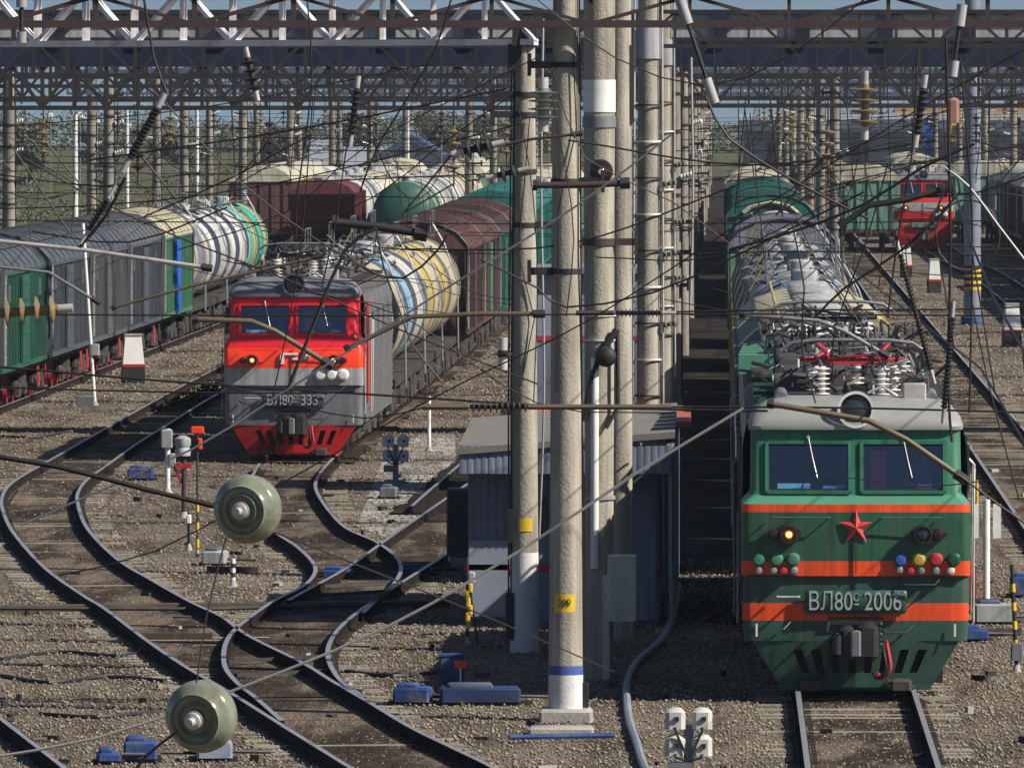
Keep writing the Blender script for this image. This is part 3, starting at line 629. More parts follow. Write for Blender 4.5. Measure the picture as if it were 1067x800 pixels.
RS = dict(name='red', mats=[m_greyb, m_greyl, m_redband, m_red, m_red], frame=m_red, roof=m_greyb, side=m_side, side2=m_side, door=m_red, walk=m_roofg,
          skirt=m_redsk, platem=m_plateg, pan=m_steel_dk, win=7,
          levels=[(.86, 1.53, .05, .12, 0), (1.14, 1.55, .03, .12, 0), (1.75, 1.55, .03, .12, 0), (1.755, 1.57, -.02, .12, 1), (2.15, 1.57, -.02, .12, 2), (2.60, 1.57, -.02, .12, 3), (2.86, 1.46, .12, .12, 4), (2.90, 1.45, .13, .12, 4), (3.58, 1.44, .26, .12, 4), (3.76, 1.44, .29, .12, 4)],
          text=[('ВЛ80', -.30, 1.42, .33, .78), ('С', .05, 1.49, .14, .9), ('-', .06, 1.405, .2, 1.3), ('333', .37, 1.42, .33, .82)],
          handles=[(.88, 1.64, .3), (.55, 1.0, .28), (-.95, 1.35, .28)],
          buttons=[(.62, 2.0, .12, m_white), (.87, 2.0, .12, m_white), (1.13, 2.0, .12, m_white)])
GL = locomotive('electric_locomotive', (1.87, 131.6, 0), 0, GS, 'green electric locomotive with orange stripes and a red star at the front right', pan_y=3.5)
b = MB(); star(b, (0, -.03, 2.42), .25, .07); b.build('star', mat('star_red', (.42, .03, .03), .35, dirt=(.5, .3, .28), da=.4, ds=8), GL)
RL = locomotive('electric_locomotive', (-9.63, 216.5, 0), R(-.5), RS, 'red and grey electric locomotive heading the tank cars on the left', pan_y=4.0)
# railway monogram on the red cab: three slanted letters
b = MB()
def bar(x0, z0, x1, z1, w=.05): b.beam((x0, -.03, z0), (x1, -.03, z1), w, .05)
bar(-.25, 2.24, -.25, 2.44, .09); bar(-.27, 2.47, .1, 2.47); bar(-.02, 2.36, .2, 2.36); bar(.16, 2.36, .24, 2.5); bar(.26, 2.36, .34, 2.5); bar(.2, 2.52, .42, 2.52); bar(.34, 2.36, .42, 2.5)
b.build('railway_logo', m_white, RL)
o = person(GL, (GL.location.x + .95, GL.location.y + .98, 2.75), m_shirt1, m_skin, m_hair); tag(o, 'driver in a blue shirt seated behind the right windscreen of the green locomotive', 'person')
o = person(RL, (RL.location.x + .62, RL.location.y + .98, 2.72), m_shirt3, m_skin, m_hair); tag(o, 'driver in a grey shirt seated behind the right windscreen of the red locomotive', 'person')
for lx, ly, lab in ((GL.location.x + .95, GL.location.y + 1.12, "driver's seat in the green locomotive cab"), (RL.location.x + .62, RL.location.y + 1.12, "driver's seat in the red locomotive cab")):
    e = empty('driver_seat', (lx, ly, 2.22)); tag(e, lab, 'seat'); b = MB(); b.rbox((0, -.05, .34), (.44, .44, .12), .03); b.cyl((0, -.05, 0), (0, -.05, .3), .05); b.build('seat', m_black, e); b = MB(); b.rbox((0, .2, .68), (.42, .1, .5), .03); b.build('backrest', m_black, e)
GL2 = locomotive('electric_locomotive', (1.87, 131.6 + 16.7 + 16.0, 0), R(180), dict(GS, pan=m_steel_dk), 'rear half of the green electric locomotive, roof seen over the front half', detail=True, pan_y=4.5)
b = MB()
for k in range(5): b.box((1.3 - .02 * k, 13.6 - k * 1.1, 4.12 + .01 * k), (.55, .95, .3))
b.build('fan_housing', m_greenl, GL2)
# ---------------------------------------------------------------- wagons
PAL = {}
def paint(name, rgb, **k):
    if name not in PAL: PAL[name] = mat('wagon_' + name, rgb, .45, var=.14, dirt=tuple(c * .45 + .03 for c in rgb), da=.6, streak=True, **k)
    return PAL[name]
P_grey = paint('grey', (.105, .115, .125)); P_grey2 = paint('blue_grey', (.075, .09, .11)); P_green = paint('dark_green', (.02, .105, .075)); P_green2 = paint('mid_green', (.06, .20, .12)); P_mint = paint('mint', (.14, .30, .225))
P_teal = paint('teal', (.01, .15, .13)); P_brown = paint('oxide_brown', (.13, .055, .05)); P_dbrown = paint('dark_brown', (.075, .042, .04)); P_cream = paint('cream', (.52, .48, .34)); P_white = paint('white', (.58, .58, .55))
P_gold = paint('ochre', (.50, .38, .13)); P_lblue = paint('light_blue', (.20, .36, .50)); P_navy = paint('navy', (.03, .05, .13)); P_silver = paint('silver', (.40, .41, .43)); P_pink = paint('faded_pink', (.36, .17, .15)); P_maroon = paint('maroon', (.13, .03, .035)); P_violet = paint('lavender_grey', (.22, .22, .30)); P_aqua = paint('aqua', (.05, .40, .30)); P_blk = paint('tar_black', (.03, .03, .035)); P_blue = paint('bright_blue', (.015, .12, .62))
P_olive = paint('olive', (.20, .19, .11)); P_roofcream = paint('roof_cream', (.55, .52, .40))
WID = {}
def under(root, L, red=False, far=False):
    b = MB(); b.box((0, 0, 1.12), (2.7, L, .2)); b.box((0, 0, .95), (.5, L - .4, .3)); b.rbox((0, -L / 2 - .25, 1.0), (.35, .6, .3), .04); b.rbox((0, L / 2 + .25, 1.0), (.35, .6, .3), .04)
    if not far:
        b.box((.6, 1, .75), (.7, 1.2, .4)); b.cyl((-.6, -1, .75), (-.6, .2, .75), .22)
    b.build('underframe', m_under, root)
    if far:
        for t in (-1, 1):
            b = MB(); 
            for s in (-1, 1):
                b.box((s * 1.0, t * (L / 2 - 2.6), .6), (.2, 2.6, .35))
                for k in (-.95, .95): b.cyl((s * .75, t * (L / 2 - 2.6) + k, .5), (s * .87, t * (L / 2 - 2.6) + k, .5), .47, n=12)
            b.build('bogie', m_under, root)
    else:
        for t in (-1, 1): bogie(root, t * (L / 2 - 2.4), 1.85, 1.02, red=red)
        for t in (-1, 1):
            b = MB()
            for s in (-1, 1):
                b.tube([(s * 1.42, t * (L / 2 - .5), 1.1), (s * 1.45, t * (L / 2 - .5), .5)], .02); b.tube([(s * 1.42, t * (L / 2 - .9), 1.1), (s * 1.45, t * (L / 2 - .9), .5)], .02); b.tube([(s * 1.45, t * (L / 2 - .5), .55), (s * 1.45, t * (L / 2 - .9), .55)], .02)
            b.build('step', m_under if not red else m_copper, root)
def boxcar(body, roof, door=None, L=13.9, red=False, far=False, end=None):
    root = empty('covered_wagon')
    W = 1.55
    b = MB()
    prof = [(-W, 1.22), (-W, 3.75), (W, 3.75), (W, 1.22)]
    b.box((0, 0, 2.48), (2 * W, L, 2.55))
    n = 8 if far else 16
    for s in (-1, 1):
        for k in range(n + 1):
            y = -L / 2 + .12 + (L - .24) * k / n
            if abs(y) > 1.1 or not door: b.box((s * (W + .03), y, 2.48), (.06, .1, 2.5))
        b.box((s * (W + .035), 0, 1.27), (.08, L, .12)); b.box((s * (W + .035), 0, 3.72), (.08, L, .1))
    for t in (-1, 1):
        for x in (-1.2, -.6, 0, .6, 1.2): b.box((x, t * (L / 2 + .03), 2.48), (.1, .06, 2.5))
    b.build('body', body, root)
    b = MB(); rp = [(-W - .08, 3.74), (-W - .06, 3.86), (-1.3, 4.22), (-.8, 4.45), (0, 4.56), (.8, 4.45), (1.3, 4.22), (W + .06, 3.86), (W + .08, 3.74)]
    b.loft([[Vector((x, y, z)) for x, z in rp] for y in (-L / 2 - .08, L / 2 + .08)], False)
    for y in (-L / 2 - .08, L / 2 + .08): b.add([(x, y, z) for x, z in rp], [tuple(range(len(rp)))])
    if not far:
        for k in range(9):
            y = -L / 2 + .1 + (L - .2) * k / 8; b.loft([[Vector((x * 1.005, y + d, z + .03)) for x, z in rp] for d in (-.05, .05)], False)
            b.loft([[Vector((x * 1.005, y + d, z + e_)) for d, e_ in ((-.05, 0), (-.05, .03))] for x, z in rp], False); b.loft([[Vector((x * 1.005, y + d, z + e_)) for d, e_ in ((.05, .03), (.05, 0))] for x, z in rp], False)
    b.build('roof', roof, root)
    if not far:
        for t in (-1, 1):
            b = MB(); rim = [(x * 1.01, z + .02) for x, z in rp]
            b.tube([(x, t * (L / 2 + .06), z) for x, z in [(-W - .03, 1.3)] + rim + [(W + .03, 1.3)]], .055, 6); b.build('end_frame', P_blk, root)
    for s in (-1, 1):
        b = MB(); b.box((s * (W + .07), 0, 2.45), (.06, 2.1, 2.3))
        for z in (1.5, 2.1, 2.8, 3.4): b.box((s * (W + .105), 0, z), (.02, 2.0, .07))
        b.build('sliding_door', door or body, root)
        if not far:
            b = MB(); b.box((s * (W + .05), -L / 2 + 2.2, 3.2), (.03, .7, .45)); b.box((s * (W + .05), L / 2 - 2.2, 3.2), (.03, .7, .45)); b.build('vent_hatch', P_grey2, root)
            b = MB()
            for k in range(6): b.box((s * (W + .1), -L / 2 + .55, 1.6 + k * .38), (.03, .4, .03))
            for dy in (-.2, .2): b.box((s * (W + .1), -L / 2 + .55 + dy, 2.55), (.03, .03, 2.3))
            b.build('ladder', m_greyl, root)
    under(root, L, red, far); return root
P_yellowish0 = paint('ladder_ochre', (.35, .27, .08))
def tank(main, band, endc=None, L=11.2, far=False, top=None, band2=None):
    root = empty('tank_wagon'); r = 1.5; zc = 2.72; mats = [main, band, top or main, endc or main, band2 or band]
    b = MB(); ys = [-L / 2, -L / 2 + .05, -L / 2 + .18, -L / 2 + .4, -L / 2 + .75]; rs = [.02, .6, 1.1, 1.4, 1.5]
    seq = list(zip(rs, ys)) + [(1.5, -L / 2 + 2.0), (1.5, -2.2), (1.5, -1.6), (1.5, 1.6), (1.5, 2.2), (1.5, L / 2 - 2.0)] + [(a, -y) for a, y in reversed(list(zip(rs, ys)))]
    n = 20 if far else 36
    mm = [3, 3, 3, 3, 0, 0, 0, 1, 1, 1, 0, 0, 3, 3, 3, 3]; mm = [3, 3, 3, 4, 0, 0, 1, 1, 1, 0, 4, 4, 3, 3, 3]
    rings = [[Vector((a * math.cos(t), y, zc + a * math.sin(t))) for t in (2 * math.pi * k / n for k in range(n))] for a, y in seq]
    b.loft(rings, True, False, mats=mm + [3] * 3); b.build('tank', mats, root)
    for y in (-L / 2 + 1.9, L / 2 - 1.9):
        b = MB(); b.loft([[Vector(((r + o) * math.cos(t), y + d, zc + (r + o) * math.sin(t))) for t in (2 * math.pi * k / n for k in range(n))] for o, d in ((0, -.06), (.025, -.06), (.025, .06), (0, .06))]); b.build('hoop', m_steel_md, root)
        if far: break
    b = MB(); b.lathe([(.30, -.3), (.30, .2), (.26, .24), (.001, .26)], (0, 0, zc + r), (0, 0, 1), 16); b.build('hatch', m_greyl, root)
    if not far:
        b = MB()
        for s in (-1, 1):
            b.box((s * .6, 0, zc + r + .05), (.5, 2.6, .03)); 
            for y in (-1.3, 0, 1.3): b.tube([(s * .85, y, zc + r), (s * .85, y, zc + r + .75)], .016, 5)
            b.tube([(s * .85, -1.3, zc + r + .75), (s * .85, 1.3, zc + r + .75)], .016, 5)
        clutter(b, 14, (-1.0, 1.0), (-5, 5), (zc + 1.25, zc + 1.75), int(L * 7))
        b.build('platform', m_steel_md, root)
        for s in (-1, 1):
            b = MB()
            for y in (-.22, .22): b.tube([(s * .85, y, zc + r + .4), (s * 1.2, y, zc + r - .2), (s * 1.58, y, zc + .2), (s * 1.6, y, 1.0)], .02, 5)
            for k in range(9): b.tube([(s * 1.6, -.22, 1.1 + k * .22), (s * 1.6, .22, 1.1 + k * .22)], .014, 5)
            b.build('ladder', m_steel_md if s > 0 else P_yellowish0, root)
    under(root, L + .2, False, far); return root
def hopper(body, top, L=12.5, far=False):
    root = empty('hopper_wagon'); b = MB(); 
    rings = [[Vector((x, y, z)) for x, y in ((-w, -l), (w, -l), (w, l), (-w, l))] for w, l, z in ((.8, L / 2 - 3.2, .9), (1.5, L / 2 - .9, 1.9), (1.55, L / 2 - .1, 3.6))]
    b.loft(rings)
    for s in (-1, 1):
        for k in range(11): y = -L / 2 + .3 + (L - .6) * k / 10; b.box((s * 1.56, y, 2.85), (.1, .1, 1.6))
    b.build('body', body, root)
    b = MB(); rp = [(-1.58, 3.58), (-1.2, 3.95), (-.6, 4.15), (0, 4.2), (.6, 4.15), (1.2, 3.95), (1.58, 3.58)]
    b.loft([[Vector((x, y, z)) for x, z in rp] for y in (-L / 2 - .08, L / 2 + .08)], False)
    for y in (-L / 2 - .08, L / 2 + .08): b.add([(x, y, z) for x, z in rp], [tuple(range(len(rp)))])
    b.build('roof', top, root)
    for y in (-4, -1.4, 1.4, 4): b = MB(); b.lathe([(.45, -.1), (.45, .12), (.38, .17), (.001, .2)], (0, y, 4.2), (0, 0, 1), 14); b.build('hatch', m_greyl, root)
    b = MB(); b.tube([(-.8, -L / 2, 4.3), (-.8, L / 2, 4.3)], .03); b.tube([(.8, -L / 2, 4.3), (.8, L / 2, 4.3)], .03); b.build('roof_rail', P_yellowish, root)
    under(root, L, False, far); return root
P_yellowish = paint('dull_yellow', (.52, .42, .16))
def gondola(body, load, L=12.7, kind='pipes'):
    root = empty('open_wagon'); b = MB()
    for s in (-1, 1):
        b.box((s * 1.5, 0, 2.2), (.07, L, 2.0)); b.box((s * 1.53, 0, 3.2), (.14, L, .12))
        for k in range(9): b.box((s * 1.57, -L / 2 + .1 + (L - .2) * k / 8, 2.2), (.1, .12, 2.0))
        b.box((0, s * L / 2, 2.2), (3.0, .07, 2.0)); b.box((0, s * L / 2, 3.2), (3.1, .14, .12))
    b.box((0, 0, 1.25), (3, L, .1)); b.build('body', body, root); under(root, L); return root
def place(proto_fn, key, x, y, rz, label, group, args, kw):
    if key in WID: o = copy_tree(WID[key])
    else: o = proto_fn(*args, **kw); WID[key] = o
    o.location = (x, y, 0); o.rotation_euler = (0, 0, rz); tag(o, label, 'wagon', group); return o
def train(path, items, group):
    """items: (fn, key, args, kw, length, label)"""
    for fn, key, args, kw, Y, label in items:
        x = path(Y); dx = (path(Y + 5) - path(Y - 5)) / 10
        place(fn, key, x, Y, -math.atan(dx), label, group, args, kw)
# left train: covered wagons then tanks
xl = lambda Y: -19.85 + .0113 * (Y - 243) if Y < 330 else -18.87 + .006 * (Y - 330)
cols = [('grey', P_grey, P_grey2), ('green', P_green, P_grey2), ('grey', P_grey, P_grey2), ('grey', P_grey2, P_grey2), ('grey', P_grey, P_grey)]
desc = ['grey covered wagon nearest the camera at the left edge, rusty red fittings below', 'dark green covered wagon second from the left edge', 'grey covered wagon behind the dark green one', 'blue grey covered wagon in the middle of the left train', 'grey covered wagon just before the green wagon with the blue door']
Y = 221.0
for (k, c, rf), d in zip([('b0', P_grey, P_grey2), ('b1', P_grey2, P_grey2), ('b2', P_green, P_grey2), ('b3', P_grey2, P_grey2), ('b4', P_grey, P_grey2), ('b5', P_grey2, P_grey)],
                         ['grey covered wagon cut by the left edge of the photo'] + desc):
    train(xl, [(boxcar, k, (c, rf), dict(red=True, door=P_green if k in ('b0', 'b1') else c), Y, d)], 'covered wagons of the left train'); Y += 14.75
train(xl, [(boxcar, 'b6', (P_green2, P_cream), dict(door=P_blue), Y, 'light green covered wagon with a bright blue door')], 'covered wagons of the left train'); Y += 13.9
for k, (a, bnd, e, t) in enumerate([(P_cream, P_violet, P_cream, 'cream tank car with a grey band behind the blue door wagon'), (P_navy, P_white, P_lblue, 'navy tank car with a broad white band'), (P_navy, P_white, P_olive, 'navy tank car with a white band and olive ends in the left train'), (P_gold, P_aqua, P_blk, 'ochre tank car with an aqua band')]):
    train(xl, [(tank, 'tl%d' % k, (a, bnd, e), {}, Y, t)], 'tank cars of the left train'); Y += 12.1
# red locomotive train
xr = lambda Y: -9.63 + (Y - 216.5) * .0088 if Y < 320 else -8.72 + .0 * Y
Y = 216.5 + 16.4 + 6.4
for k, (a, bnd, e, b2, t) in enumerate([(P_grey2, P_cream, P_blk, P_lblue, 'blue grey tank car with a cream band coupled to the red locomotive'), (P_grey2, P_white, P_lblue, P_lblue, 'grey tank car with a white band and blue ends, second behind the red locomotive'), (P_gold, P_cream, P_blk, P_gold, 'ochre tank car, third behind the red locomotive'), (P_olive, P_cream, P_white, P_gold, 'dirty cream tank car, fourth behind the red locomotive')]):
    train(xr, [(tank, 'tr%d' % k, (a, bnd, e), dict(band2=b2), Y, t)], 'tank cars behind the red locomotive'); Y += 12.1
Y += 1.4
for k, (c, rf, dr, t) in enumerate([(P_dbrown, P_brown, P_dbrown, 'dark brown covered wagon right behind the tank cars'), (P_brown, P_brown, P_green2, 'brown covered wagon with a pale green door'), (P_green, P_dbrown, P_green, 'dull green covered wagon near the concrete masts'), (P_brown, P_brown, P_brown, 'brown covered wagon half hidden by the mast group')]):
    train(xr, [(boxcar, 'br%d' % k, (c, rf), dict(door=dr), Y, t)], 'covered wagons behind the red locomotive'); Y += 14.75
# green train
xg = lambda Y: 1.87
train(xg, [(hopper, 'hg0', (P_violet, m_roofg), {}, 172.5, 'grey hopper wagon with yellow roof rails behind the green locomotive'),
           (hopper, 'hg1', (P_violet, P_olive), {}, 186.0, 'lavender grey hopper wagon with an olive roof in the green train'),
           (hopper, 'hg2', (P_yellowish, P_cream), {}, 199.5, 'yellow framed hopper wagon in the green train')], 'hopper wagons of the green train')
Y = 212.5
for k, (a, bnd, t) in enumerate([(P_silver, P_lblue, 'silver tank car with a blue band'), (P_white, P_silver, 'white tank car, second in the green train'), (P_silver, P_white, 'silver tank car, third in the green train'), (P_white, P_silver, 'white tank car, fourth in the green train'), (P_silver, P_white, 'silver tank car, fifth in the green train'), (P_white, P_cream, 'white and cream tank car before the mint wagon')]):
    train(xg, [(tank, 'tg%d' % k, (a, bnd, a), {}, Y, t + ', roof pipes catching the sun')], 'tank cars of the green train'); Y += 12.1
train(xg, [(boxcar, 'bg0', (P_mint, P_violet), {}, 293, 'mint green wagon with a grey roof in the green train')], 'far wagons of the green train')
train(xg, [(hopper, 'hg3', (P_mint, P_violet), {}, 318, 'flat roofed grey wagon before the teal wagon')], 'far wagons of the green train')
for k in range(5): 
    train(xg, [(boxcar, 'bg1', (P_teal, P_teal), {}, 362 + 14.75 * k, ['teal wagon with a rounded roof at the head of the teal row', 'second teal wagon with a rounded roof', 'third teal wagon with a rounded roof', 'fourth teal wagon with a rounded roof', 'farthest teal wagon with a rounded roof'][k])], 'teal wagons')
b = MB(); b.tube([(-1.0, 0, 3.9), (-.7, 0, 4.15), (0, 0, 4.3), (.7, 0, 4.15), (1.0, 0, 3.9)], .09, 6)
o = b.build('arch', P_cream, WID['bg1']); o.location = (0, -7.05, 0)
# middle track tanks (far), crossing the picture between the left train and the red one
xm = lambda Y: -14.55
Y = 448
for k, (a, bnd, e, t) in enumerate([(P_cream, P_green, P_green, 'cream topped tank car with a green end'), (P_grey, P_white, P_grey, 'grey tank car with a white band on the middle track'), (P_white, P_grey, P_white, 'white tank car with a grey band on the middle track'), (P_grey2, P_white, P_grey, 'dark grey tank car with a white band on the middle track'), (P_pink, P_cream, P_pink, 'faded pink tank car on the middle track')]):
    train(xm, [(tank, 'tm%d' % k, (a, bnd, e), dict(far=True), Y, t)], 'tank cars of the middle track'); Y += 12.1
# teal train between (behind mast group) and brown roofs
xt = lambda Y: -9.6 + 0 * Y
for k in range(4): train(lambda Y: -8.9, [(boxcar, 'bt', (P_teal, P_teal), dict(far=True), 366 + 14.75 * k + 14, ['teal covered wagon behind the brown ones', 'second teal covered wagon behind the brown ones', 'third teal covered wagon behind the brown ones', 'fourth teal covered wagon behind the brown ones'][k])], 'teal covered wagons behind the brown ones')
train(lambda Y: -18.6, [(hopper, 'hl', (P_maroon, P_maroon), dict(far=True), 455, 'maroon hopper wagon beyond the left tank cars'), (tank, 'hl1', (P_cream, P_white), dict(far=True), 468.5, 'cream tank car just beyond the maroon hopper'), (tank, 'hl2', (P_white, P_grey), dict(far=True), 480.6, 'white tank car second beyond the maroon hopper'), (tank, 'hl1', (P_cream, P_white), dict(far=True), 492.7, 'cream tank car third beyond the maroon hopper')], 'tank cars beyond the maroon hopper')
# far yard rows
rn = random.Random(21)
kinds = [(boxcar, (P_mint, P_roofcream), 'mint'), (boxcar, (P_pink, P_roofcream), 'faded pink'), (boxcar, (P_brown, P_roofcream), 'oxide brown'), (tank, (P_cream, P_cream), 'cream'), (tank, (P_white, P_grey), 'white'), (hopper, (P_grey, P_roofcream), 'grey'), (boxcar, (P_olive, P_roofcream), 'olive'), (hopper, (P_white, P_white), 'white'), (tank, (P_blk, P_cream), 'black')]
knm = {boxcar: 'covered wagon', tank: 'tank car', hopper: 'hopper wagon'}
ordn0 = ['first', 'second', 'third', 'fourth', 'fifth', 'sixth', 'seventh', 'eighth', 'ninth', 'tenth', 'eleventh', 'twelfth', 'thirteenth', 'fourteenth', 'fifteenth', 'sixteenth']
rows = [(-23.6, 500, 5, 'leftmost storage row'), (-18.4, 509, 5, 'row beyond the maroon hoppers'), (-14.5, 512, 5, 'row beyond the middle tanks'), (-8.8, 440, 6, 'row left of the masts'), (1.87, 446, 7, 'row beyond the teal wagons'), (11.9, 560, 4, 'row behind the far red locomotive'), (16.3, 348, 15, 'row at the far right edge')]
for x, y0, n, lab in rows:
    Y = y0
    for k in range(n):
        fn, a, cn = rn.choice(kinds); L = {boxcar: 14.75, tank: 12.1, hopper: 13.4}[fn]
        place(fn, 'far' + cn + fn.__name__, x, Y, 0, '%s %s, %s wagon of the %s' % (cn, knm[fn], ordn0[k], lab), 'wagons of the ' + lab, a, dict(far=True)); Y += L
place(boxcar, 'farmintboxcar', 7.75, 507, 0, 'mint green covered wagon left of the far red locomotive', 'wagon ends by the far red locomotive', (P_mint, P_roofcream), dict(far=True))
place(boxcar, 'farfaded pinkboxcar', 6.0, 560, 0, 'faded pink covered wagon right of the teal row', 'wagon ends by the far red locomotive', (P_pink, P_roofcream), dict(far=True))
place(boxcar, 'farmintboxcar', 14.2, 535, 0, 'mint green covered wagon at the foot of the blue grey pole', 'wagon ends by the far red locomotive', (P_mint, P_roofcream), dict(far=True))
RS2 = dict(RS); RS2['name'] = 'red'; RS2['mats'] = [m_redsk, m_redsk, m_roofl, m_redsk, m_redsk]; RS2['frame'] = m_redsk
RL3 = locomotive('electric_locomotive', (10.6, 500, 0), 0, RS2, 'far red locomotive with a pale band, seen small at the right', detail=False)
# ---------------------------------------------------------------- masts
def mast(x, y, h=13.6, r0=.22, r1=.15, label='', group=None, base=None, m=None, parts=True):
    e = empty('catenary_mast', (x, y, 0)); tag(e, label, 'mast', group)
    b = MB(); b.tube([(0, 0, 0), (0, 0, h)], [r0, r1], 22); b.build('shaft', m or m_conc, e)
    if base:
        b = MB(); b.rbox((.0, 0, .06), (.72, .72, .22), .04); b.build('footing', m_conc2, e)
        rz = lambda z: r0 + (r1 - r0) * z / h
        b = MB(); b.tube([(0, 0, .0), (0, 0, base)], [rz(0) + .004, rz(base) + .004], 22, False); b.build('painted_foot', m_whitewash, e)
        b = MB(); b.tube([(0, 0, base), (0, 0, base + .12)], [rz(base) + .005, rz(base) + .005], 22, False); b.build('painted_ring', m_blueband, e)
    return e
def clamp(e, z, r, w=.07, m=None, arm=None, arm_l=.3):
    b = MB(); b.lathe([(r, -w / 2), (r + .02, -w / 2), (r + .02, w / 2), (r, w / 2)], (0, 0, z), (0, 0, 1), 18)
    if arm: b.box((arm * (r + arm_l / 2), -.05, z), (arm_l, .12, .1)); b.box((arm * (r + arm_l), -.05, z), (.05, .14, .3))
    b.build('clamp_band', m or m_steel_dk, e)
def cable(e, pts, r=.012, m=None, name='cable'):
    b = MB(); b.tube(pts, r, 5); return b.build(name, m or m_wire, e)
# central group
MA = mast(-2.05, 128.0, r0=.235, r1=.15, label='nearest concrete mast with a yellow number patch and whitewashed foot', base=.62)
b = MB(); b.add([Vector((math.sin(a) * .226, -math.cos(a) * .226, z)) for z in (1.46, 1.70) for a in np.linspace(-.75, .6, 9)], [(i, i + 1, i + 10, i + 9) for i in range(8)]); b.build('number_patch', m_yellow, MA)
text_mesh('number', '209', .15, m_steel_dk, MA, (-.02, -.236, 1.58), sx=.8)
for z, a in ((8.75, -1), (7.2, 1), (6.0, -1), (3.2, None)): clamp(MA, z, .19, arm=a)
cable(MA, [(.235, -.04, .35), (.22, -.04, 3), (.20, -.04, 6), (.17, -.04, 11)]); cable(MA, [(.25, .03, .35), (.24, .0, 3), (.17, -.12, 6.2), (.15, -.12, 11)], .008)
cable(MA, [(.1, -.2, 8.9), (.14, -.2, 7.9), (-.1, -.25, 6.8), (-.12, -.22, 4.4)], .009)
b = MB(); b.rbox((.26, -.03, .35), (.09, .1, .34), .01); b.build('earthing_clamp', m_black, MA)
MD = mast(-2.92, 143.6, r0=.215, r1=.155, h=9.3, label='concrete mast left of the nearest one, carrying the pale truss end', base=.0)
b = MB(); b.tube([(0, 0, 0), (0, 0, 1.5)], [.219, .209], 22, False); b.build('painted_foot', m_whitewash, MD)
b = MB(); b.add([Vector((math.sin(a) * .213, -math.cos(a) * .213, z)) for z in (1.82, 2.02) for a in np.linspace(-.35, .6, 7)], [(i, i + 1, i + 8, i + 7) for i in range(6)]); b.build('number_patch', m_yellow, MD)
b = MB(); b.box((0, 0, 9.22), (.36, .4, .3)); b.box((-.1, 0, 8.9), (.3, .3, .4)); b.build('cap', m_steel_dk, MD)
for z, a in ((8.35, -1), (8.05, -1), (6.4, 1), (7.2, None)): clamp(MD, z, .17, arm=a)
for dx in (-.24, -.2): cable(MD, [(dx, -.08, .4), (dx, -.08, 4), (dx + .05, -.08, 9)], .013, m_steel_dk)
b = MB(); b.rbox((-.2, -.12, 1.9), (.12, .12, .5), .01); b.rbox((-.22, -.12, .55), (.12, .12, .7), .01); b.build('terminal_box', m_black, MD)
cable(MD, [(.08, -.2, 8.0), (.0, -.22, 7), (-.1, -.2, 6.0), (.15, -.2, 5), (-.05, -.2, 4.0)], .009)
MBm = mast(-1.72, 137.0, r0=.20, r1=.24, label='pale concrete mast touching the nearest one on its right, with a white downpipe')
b = MB(); b.tube([(0, 0, 8.10), (0, 0, 8.56)], [.235, .235], 22, False); b.build('white_sleeve', m_white, MBm)
clamp(MBm, 7.96, .225, .16, m_steel_md); clamp(MBm, 6.25, .225, .1, m_rustbrown, 1, .3); clamp(MBm, 2.6, .215, .05, m_greyl); clamp(MBm, 5.2, .22, .02, m_white); clamp(MBm, 4.85, .22, .02, m_white)
b = MB(); b.tube([(-.06, -.26, 4.6), (-.06, -.27, 4.2), (-.06, -.27, 1.6)], .06, 10); b.build('downpipe', m_white, MBm)
b = MB(); b.tube([(.25, -.2, 5.0), (-.02, -.28, 4.6), (-.12, -.28, 4.2), (-.22, -.25, 3.7)], .05, 8); b.tube([(.26, -.2, 5.0), (.27, -.2, 3.9), (.1, -.26, 3.6)], .035, 6); b.build('cable_bundle', m_black, MBm)
b = MB(); b.lathe([(.001, -.1), (.06, -.1), (.13, -.06), (.15, 0), (.13, .06), (.001, .1)], (.1, -.36, 4.62 - .0), (0, 1, 0), 20); b.build('cable_drum', m_black, MBm)
b = MB(); b.rbox((.33, -.2, 1.32), (.42, .25, .95), .02); b.box((.1, -.2, .75), (.1, .1, 1.5)); b.build('meter_box', m_sig, MBm)
MC = mast(-1.53, 147.2, r0=.2, r1=.16, label='concrete mast half hidden on the right of the pale one with the downpipe')
b = MB(); b.box((.16, -.05, 8.5), (.1, .1, 1.2)); b.build('oxide_channel', m_rustbrown, MC)
# brown ball insulator on the pale mast
e = empty('ball_insulator'); tag(e, 'dark brown disc insulator facing the camera, in front of the pale mast', 'insulator')
p = Q(626, 179, 135.8); b = MB(); b.lathe([(.001, -.09), (.05, -.085), (.08, -.05), (.15, -.03), (.175, .02), (.165, .06), (.08, .08), (.001, .09)], p, (.1, 1, .1), 26); b.build('disc', m_porcb, e)
b = MB(); b.lathe([(.001, -.05), (.035, -.045), (.04, 0), (.001, 0)], p + Vector((0, -.08, 0)), (0, 1, 0), 14); b.build('cap', m_steel_lt, e)
